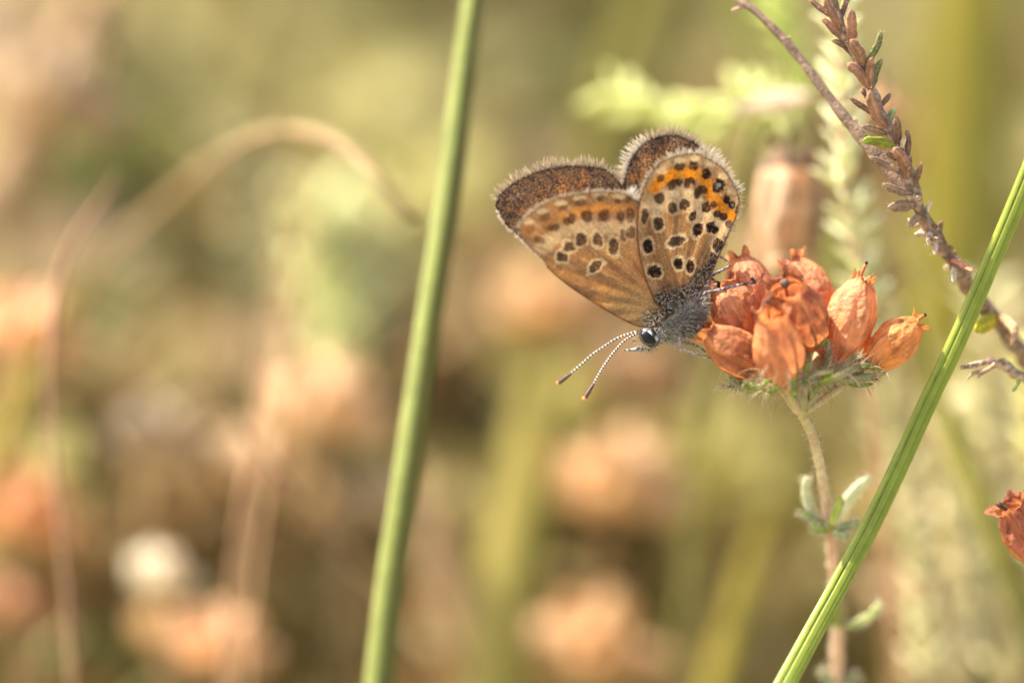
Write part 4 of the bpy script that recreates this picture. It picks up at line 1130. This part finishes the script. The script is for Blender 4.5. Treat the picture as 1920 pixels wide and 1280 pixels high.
for pts, c, lab in dry:
    pts = [(p[0], p[1], p[2], p[3] * (0.5 if p[3] < 29 else 0.85)) for p in pts]
    if 'arching' in lab or 'upright' in lab:
        pts = [(p[0], p[1], p[2], p[3] * .8) for p in pts]; c = tuple(int(q * .84) for q in c)
    elif 'slanting brown' in lab:
        c = (112, 86, 58)
    else:
        c = tuple(int(q * .6 + w * .4) for q, w in zip(c, (214, 186, 140)))
    sweep('dry_grass_stem', pts, round_section(), col2(c, tuple(int(q * .86) for q in c)), M['straw'], lab, 'dry grass', n=70)


# ------------------------------------------------------------------ blurred heather sprigs with separate leaves
def sprig(pts, nleaf, leaf_px, colr, stemcol, label, seed, cat='heather', spread=1.0, leafw=0.27):
    r = np.random.default_rng(seed)
    if seed in (33, 34, 35, 36):
        pts = [(p[0], p[1], p[2] * .6) for p in pts]; nleaf = int(nleaf * .7); leafw = .32
    n = 60
    S = spline(pts, n)
    P = at(S[:, 0], S[:, 1], S[:, 2])
    if P[0][2] < P[-1][2]: P = P[::-1]; S = S[::-1]
    d = float(S[:, 2].mean())
    G = to_ground(P); ext = spline(np.vstack([P[-2:], G]), 16)[2:]
    PP = np.vstack([P, ext])
    root = empty('heather_sprig', PP[-1]); tag(root, label, cat)
    V, F = tube(PP, pxm(6, d), 8, wob=.2)
    mesh_obj('stem', V, F, M['plant'], root, np.ones((len(V), 3)) * lin(stemcol))
    T, A, B = frames(P)
    Lm = pxm(leaf_px, d)
    # one unit leaf, shared by all leaves of the sprig
    base = None
    for k in range(nleaf):
        i = int((k + r.random()) / nleaf * (n - 1)); th = k * 2.4 + r.normal(0, .3)
        out = math.cos(th) * A[i] + math.sin(th) * B[i]
        dr = out * spread - T[i] * (0.75 + 0.3 * r.random()); dr /= np.linalg.norm(dr)
        l = Lm * (0.7 + 0.5 * r.random())
        if base is None:
            q = np.array([[0, 0, 0], [0, .03, .5], [0, 0, 1.0]]); Q = spline(q, 9)
            rad = leafw / 2 * np.array([.4, .8, 1, 1, 1, .95, .8, .6, .2])
            V, F = tube(Q, rad, 8, flat=.6)
            C = np.ones((len(V), 3)) * lin(colr)
            jj = np.tile(np.arange(8), 9); C[jj < 3] *= 1.25
            o = mesh_obj('leaf', V + world_loc(root), F, M['plant'], root, C)
            base = o
        else:
            o = base.copy(); col.objects.link(o); o.parent = root
        z = Vector(dr); quat = z.to_track_quat('Z', 'Y')
        loc = Vector(P[i] - world_loc(root))
        o.matrix_basis = Matrix.Translation(loc) @ quat.to_matrix().to_4x4() @ Matrix.Scale(l, 4)
    return root


sprig([(1568, -60, 13), (1572, 60, 13), (1578, 190, 14), (1582, 320, 15), (1596, 430, 16), (1612, 540, 17), (1626, 700, 20)], 76, 72, (228, 226, 186), (222, 180, 146), 'pale green leafy heather sprig directly behind the brown leaved twig', 31, leafw=.28)
sprig([(1450, -70, 32), (1466, 20, 32), (1486, 110, 32), (1520, 220, 32)], 50, 66, (206, 214, 130), (190, 170, 116), 'bright yellow green heather tip behind the bare grey side branch', 32)
sprig([(1640, 640, 56), (1660, 760, 56), (1690, 900, 55), (1720, 1060, 54), (1740, 1300, 54)], 80, 74, (222, 216, 172), (190, 150, 120), 'pale grey green heather sprig between the hairy stem and the olive blade', 33)
sprig([(1850, 560, 62), (1850, 700, 62), (1860, 880, 60), (1880, 1060, 60), (1890, 1300, 60)], 90, 78, (222, 214, 168), (200, 150, 124), 'pale heather sprig behind the lone rust red dead bell', 34)
sprig([(1760, 780, 70), (1772, 920, 70), (1790, 1080, 69), (1800, 1300, 68)], 80, 80, (228, 220, 184), (190, 140, 110), 'silvery heather sprig behind the olive grass blade', 35)
sprig([(1920, 640, 44), (1935, 760, 44), (1950, 900, 44), (1960, 1100, 44)], 60, 70, (222, 214, 146), (170, 140, 110), 'yellowish heather sprig below the bleached twig', 36)
sprig([(1160, 175, 34), (1215, 205, 33), (1280, 225, 32), (1350, 225, 31), (1410, 200, 30), (1490, 290, 30)], 44, 84, (210, 212, 140), (170, 160, 90), 'lime green leafy shoot arching behind the far hindwing', 37, spread=.8, leafw=.42)
sprig([(600, 400, 78), (620, 500, 78), (640, 640, 78), (650, 800, 78)], 80, 120, (216, 216, 156), (190, 160, 110), 'pale green heather sprig behind the sheaf of reddish stems', 38, leafw=.42)
sprig([(720, 420, 84), (715, 520, 84), (705, 660, 84), (700, 800, 84)], 60, 100, (204, 196, 142), (180, 150, 110), 'dull green heather sprig beside the tall upright green blade', 39, leafw=.4)
sprig([(440, 270, 88), (470, 360, 88), (490, 480, 88), (500, 640, 88)], 50, 90, (190, 182, 138), (170, 140, 110), 'greyish heather sprig under the arching tan stem', 40, leafw=.4)
sprig([(550, 1000, 74), (560, 1100, 74), (570, 1220, 74), (580, 1300, 74)], 44, 90, (176, 172, 112), (150, 120, 90), 'olive heather sprig beside the peach dead flower cluster', 41, leafw=.4)


# ------------------------------------------------------------------ blurred dead flower heads
def head_group(px, py, d, rpx, tint, label, seed, nfl=8, name='heath_flower', up=1.0, stem_col=(170, 140, 100), wide=1.0):
    r = np.random.default_rng(seed)
    c = at(px, py, d); R = pxm(rpx, d)
    base = c - UP * R * 0.75 * up
    foot = np.array([base[0] + r.normal(0, .006), base[1] + r.normal(0.004, .004), -0.002])
    root = empty(name, foot); tag(root, label, 'flower')
    V, F = tube(spline([base + UP * R * .2, base, base * .5 + foot * .5 + r.normal(0, .003, 3), foot], 26), pxm(12, d), 9)
    mesh_obj('stem', V, F, M['plant'], root, np.ones((len(V), 3)) * lin(stem_col))
    for k in range(nfl):
        th = k * 2.399 + r.normal(0, .2); el = 0.12 + 1.1 * (k / max(1, nfl - 1))
        dv = (math.cos(th) * RIGHT * wide + math.sin(th) * FWD) * math.cos(el) + UP * math.sin(el)
        dv /= np.linalg.norm(dv)
        m = base + dv * R * 1.7
        c0 = (lin(tint) * .8 + .2 * lin((224, 196, 150))) * 1.12 * (0.85 + .3 * r.random())
        V, F, C, *_ = floret_mesh(base + dv * R * .25, m, R * .52, seed + k * 1.3, nt=14, nph=14, tint=(c0, c0 * .8, c0), lobes=False)
        o = mesh_obj('floret', V, F, M['petal_soft'], root, C)
    return root


heads = [
    (40, 600, 84, 100, (240, 164, 116), 'peach dead heath flower head beside the upright pinkish stem', 10), (30, 940, 86, 105, (226, 138, 84), 'burnt orange dead heath flower head low beside the upright pinkish stem', 8),
    (20, 1110, 90, 90, (168, 84, 48), 'dark rust dead heath flower head below the burnt orange one', 6), (295, 1065, 78, 62, (255, 226, 204), 'whitish faded heath flower head above the peach cluster', 7),
    (400, 1190, 78, 95, (240, 168, 120), 'peach orange dead flower cluster at the foot of the reddish stems', 9), (300, 1170, 86, 70, (206, 146, 84), 'ochre dead flower head beside the peach orange cluster', 7),
    (600, 740, 88, 110, (228, 170, 124), 'pale peach dead flower head between the reddish stems and the tall green blade', 9), (470, 850, 92, 80, (204, 154, 116), 'dusty beige dead flower head behind the slanting brown stem', 7),
    (1150, 880, 92, 125, (214, 156, 108), 'orange dead flower head hanging in haze below the antennae', 9), (1110, 1190, 92, 125, (210, 146, 96), 'deep orange dead flower head beside the broad yellow green blade', 9),
    (1030, 550, 104, 105, (214, 154, 104), 'soft orange dead flower head under the near forewing', 8), (1180, 690, 110, 90, (208, 150, 106), 'soft tan orange dead flower head behind the butterfly head', 7),
    (720, 930, 92, 70, (206, 168, 132), 'pale pinkish dead flower head behind the tall upright green blade', 7), (1650, 190, 44, 40, (226, 150, 116), 'small peach dead flower head behind the leafy twig tip', 5),
    (1720, 1090, 92, 80, (204, 156, 116), 'dusty pink dead flower head behind the silvery sprig', 6), (290, 800, 92, 95, (158, 126, 104), 'mauve brown withered flower head beside the upright pinkish stem', 8),
    (1480, 470, 100, 100, (196, 140, 100), 'dull tan withered head behind the nodding dead bell', 6),
    (1880, 610, 70, 60, (214, 170, 130), 'pale peach dead flower head behind the grooved grass blade', 6),
    (90, 160, 110, 130, (176, 134, 104), 'large dull pinkish withered head near the slanting beige leaf', 8),
]
for (px, py, d, rp, tint, lab, nf) in heads:
    head_group(px, py, d * 0.66, rp * .70, tint, lab, int(px + py), nf)


# nodding dead bell behind the flower head
def nodding():
    P, R = pxpath([(1475, 300, 19, 8), (1474, 262, 19, 10), (1462, 232, 19.5, 11), (1440, 215, 20, 10), (1415, 235, 21, 9), (1400, 280, 22, 9), (1385, 340, 24, 9), (1370, 460, 28, 9)], 50)
    G = to_ground(P); ext = spline(np.vstack([P[-2:], G]), 20)[2:]
    PP = np.vstack([P, ext])
    root = empty('heath_flower', PP[-1]); tag(root, 'nodding peach dead bell hanging from a hooked green stalk', 'flower')
    V, F = tube(PP, pxm(10, 20), 10)
    mesh_obj('stem', V, F, M['plant'], root, np.ones((len(V), 3)) * lin((158, 156, 92)))
    tint = (lin((232, 182, 144)), lin((204, 138, 100)), lin((226, 180, 144)))
    for k, (b, m, db, dm, rp) in enumerate([((1464, 275), (1470, 490), 18, 17, 42), ((1506, 275), (1512, 480), 21, 21, 36)]):
        V, F, C, *_ = floret_mesh(at(*b, db), at(*m, dm), pxm(rp, 19), 3.3 + k, nt=44, nph=40, openm=.4, wr=2.8, tint=tint if k == 0 else tuple(q * .6 for q in tint), bulge=.5)
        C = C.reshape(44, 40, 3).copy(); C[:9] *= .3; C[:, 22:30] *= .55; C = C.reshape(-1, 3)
        o = mesh_obj('floret', V, F, M['petal_soft'], root, C)
    V, F, C, *_ = floret_mesh(at(1520, 180, 22), at(1385, 205, 24), pxm(19, 22), 8.8, nt=24, nph=28, openm=.5, tint=(lin((214, 182, 164)), lin((200, 160, 140)), lin((206, 176, 156))))
    o = mesh_obj('floret', V, F, M['petal_soft'], root, C); o['label'] = 'whitish pink floret'
    for k, (a, b2) in enumerate([((1470, 275), (1440, 250)), ((1470, 275), (1450, 300)), ((1478, 275), (1490, 245))]):
        leaf_capsule(bent(at(*a, 19), at(*b2, 18.5), 12, .1, k), pxm(9, 19), lin((110, 76, 58)), 'sepal', M['dead_leaf'], root, k)


nodding()


# lone dead bell at the edge of the frame
def lone():
    B = at(1985, 1075, 2.0); Mo = at(1892, 945, 0.0)
    P = np.vstack([B, at(2010, 1110, 2.5), at(2030, 1220, 4)]); G = to_ground(np.vstack([P[-2:]]))
    PP = spline(np.vstack([P, G]), 40)
    root = empty('heath_flower', PP[-1]); tag(root, 'lone wrinkled rust red dead bell with a dark protruding style', 'flower')
    V, F = tube(PP, pxm(9), 10, wob=.2); mesh_obj('stem', V, F, M['plant'], root, np.ones((len(V), 3)) * lin((170, 140, 110)))
    V, F, C, ax, u, v, L = floret_mesh(B, Mo, pxm(46), 12.2, nt=60, nph=72, openm=.5, wr=2.6, tint=(lin((190, 100, 70)), lin((150, 70, 50)), lin((190, 110, 70))))
    o = mesh_obj('floret', V, F, M['petal'], root, C)
    Pp = pxpath([(1912, 968, .5), (1890, 955, 0), (1868, 943, -.2)], 14)
    V, F = tube(Pp, pxm(1) * np.interp(np.linspace(0, 1, 14), [0, .8, .9, 1], [4, 4, 6, 3]), 9, wob=.3, freq=2)
    mesh_obj('style', V, F, M['stigma'], o, np.ones((len(V), 3)) * lin((96, 70, 52)))


lone()


# ------------------------------------------------------------------ undergrowth
cells = [(40, 60, 178, 150, 100), (150, 60, 160, 138, 98), (300, 60, 170, 150, 100), (450, 60, 160, 142, 92), (600, 60, 150, 135, 88), (750, 60, 140, 128, 85), (1000, 60, 130, 120, 80), (1150, 60, 140, 125, 70), (1350, 60, 140, 128, 78), (1700, 60, 150, 132, 80), (1800, 60, 155, 145, 60), (1900, 60, 140, 120, 70),
         (20, 200, 180, 140, 105), (120, 200, 165, 135, 105), (250, 200, 140, 128, 90), (400, 200, 150, 130, 85), (550, 200, 140, 128, 80), (700, 200, 150, 138, 85), (780, 200, 165, 145, 95), (950, 200, 135, 125, 75), (1100, 200, 140, 128, 75), (1780, 200, 155, 140, 65), (1900, 200, 150, 130, 85),
         (60, 350, 140, 125, 85), (200, 350, 130, 118, 65), (350, 350, 130, 110, 60), (480, 350, 150, 140, 100), (600, 350, 150, 130, 90), (720, 350, 145, 130, 80), (900, 350, 140, 120, 65), (1750, 400, 150, 130, 80), (1900, 450, 160, 140, 90),
         (30, 480, 200, 150, 110), (200, 480, 120, 105, 55), (350, 480, 125, 110, 55), (470, 480, 135, 105, 60), (650, 480, 195, 190, 130), (760, 480, 185, 170, 110), (900, 480, 165, 150, 95), (40, 600, 230, 170, 125), (250, 600, 170, 145, 95), (400, 600, 125, 105, 55), (650, 600, 180, 160, 105), (900, 600, 170, 150, 100), (1100, 600, 205, 150, 105),
         (200, 750, 135, 105, 75), (300, 750, 140, 115, 95), (450, 750, 170, 135, 105), (700, 750, 140, 105, 65), (900, 750, 150, 130, 75), (1100, 750, 190, 150, 100), (1280, 750, 110, 100, 65), (1400, 750, 160, 125, 80), (30, 900, 205, 140, 90), (150, 900, 150, 110, 65), (250, 900, 115, 100, 60), (560, 900, 160, 125, 85), (850, 900, 170, 140, 95), (1300, 900, 180, 150, 95), (1450, 900, 165, 145, 90),
         (150, 1050, 140, 115, 65), (500, 1050, 125, 105, 65), (650, 1050, 140, 115, 80), (780, 1050, 200, 170, 130), (1100, 1050, 140, 115, 70), (1250, 1050, 140, 118, 75), (1420, 1050, 165, 135, 80), (40, 1200, 160, 145, 100), (150, 1200, 165, 140, 85), (500, 1200, 150, 110, 75), (600, 1200, 150, 125, 90), (800, 1200, 200, 170, 130), (1250, 1200, 165, 130, 80), (1400, 1200, 150, 130, 75),
         (1650, 800, 175, 150, 110), (1750, 950, 180, 170, 130), (1850, 900, 165, 150, 105), (1700, 1150, 170, 145, 105), (1850, 1150, 185, 160, 115), (1640, 1230, 155, 130, 80)]


def make_undergrowth():
    cl = np.array(cells, float)
    pal = np.array([(150, 138, 92), (122, 118, 68), (112, 108, 64), (140, 122, 82), (184, 168, 122), (206, 200, 150), (216, 182, 142), (226, 166, 122), (168, 144, 118), (150, 124, 86), (176, 164, 108), (142, 132, 90), (232, 208, 180)], float)
    r = np.random.default_rng(99)
    VV, CC, n_all = [], [], 0
    tufts = []
    def pick(px, py):
        w = 1 / ((cl[:, 0] - px) ** 2 + (cl[:, 1] - np.clip(py, -40, 1320)) ** 2 + 2500) ** 1.8
        tgt = (cl[:, 2:] * w[:, None]).sum(0) / w.sum() * (1 + r.normal(0, .07)) + r.normal(0, 6, 3)
        tgt = mean_c + 1.15 * (tgt - mean_c)  # widens light and dark; the darks are partly shade put into leaf colour
        return lin(pal[np.argmin(((pal - tgt) ** 2).sum(1))]) * np.array([1.50, 1.62, 1.74])

    def leaves(p, c, l0, l1, w0, w1):
        nl = len(p)
        dv = r.normal(0, 1, (nl, 3)); dv[:, 2] = np.abs(dv[:, 2]) + .5; dv /= np.linalg.norm(dv, axis=1)[:, None]
        sv = np.cross(dv, r.normal(size=(nl, 3))); sv /= np.linalg.norm(sv, axis=1)[:, None]
        l = (l0 + l1 * r.random(nl))[:, None]; wd = (w0 + w1 * r.random(nl))[:, None]
        q = np.stack([p - sv * wd * .5, p + sv * wd * .5, p + dv * l * .6 + sv * wd, p + dv * l, p + dv * l * .6 - sv * wd], 1)
        VV.append(q.reshape(-1, 3))
        CC.append(np.repeat(c[None] * (0.75 + .5 * r.random((nl, 1))), 5, 0))

    mean_c = np.array([155, 135, 88.])
    # leafy tops of the low bushes a hand's breadth behind the butterfly
    for gy in range(-1, 10):
        for gx in range(-4, 25):
            px = gx * 92 + r.normal(0, 26); py = gy * 140 + r.normal(0, 36)
            if r.random() < 0.22: continue
            dep = 66 + 55 * r.random() + 90 * max(0, (900 - py) / 900) ** 1.3
            c0 = at(px, py, dep)
            if c0[2] < 0.012: continue
            R_ = pxm(r.uniform(60, 100), dep)
            nl = 54
            p = c0 + r.normal(0, 1, (nl, 3)) * R_ * .5
            c = pick(px, py)
            leaves(p, np.minimum(c, .8), .0035, .0045, .0009, .0010)
            # its stalk, dressed with sparse leaves down to the ground
            t = r.random(30)[:, None]
            foot = np.array([c0[0] + r.normal(0, .008), c0[1] + r.normal(.01, .008), 0])
            leaves(c0 * t + foot * (1 - t) + r.normal(0, .0015, (30, 3)), c * .9, .003, .003, .0007, .0006)
    # the heath farther off
    for _ in range(1900):
        dep = 160 + 620 * r.random() ** 1.4
        half = (D0 + dep * .001) * 0.115 + 0.03
        base = CAM + (D0 + dep * .001) / math.cos(PITCH) * np.array([0, 1, 0]) + RIGHT * r.uniform(-half, half)
        base[2] = 0
        h = 0.016 + 0.05 * r.random() ** 1.3
        top = base + np.array([r.normal(0, .006), r.normal(0, .006), h])
        px, py, dd = to_px(top[None])
        t = r.random(34) ** 0.7
        p = base * (1 - t)[:, None] + top * t[:, None] + r.normal(0, .0022, (34, 3))
        leaves(p, pick(px[0], py[0]), .004, .006, .0009, .0011)
    V = np.vstack(VV); C = np.vstack(CC); n = len(V) // 5
    F = np.arange(n)[:, None] * 5 + np.arange(5)[None]
    o = mesh_obj('undergrowth', V, F, M['veg'], None, C, smooth=False)
    tag(o, 'blurred heath undergrowth of olive, tan and rusty leaves covering the ground', 'undergrowth', kind='stuff')


make_undergrowth()
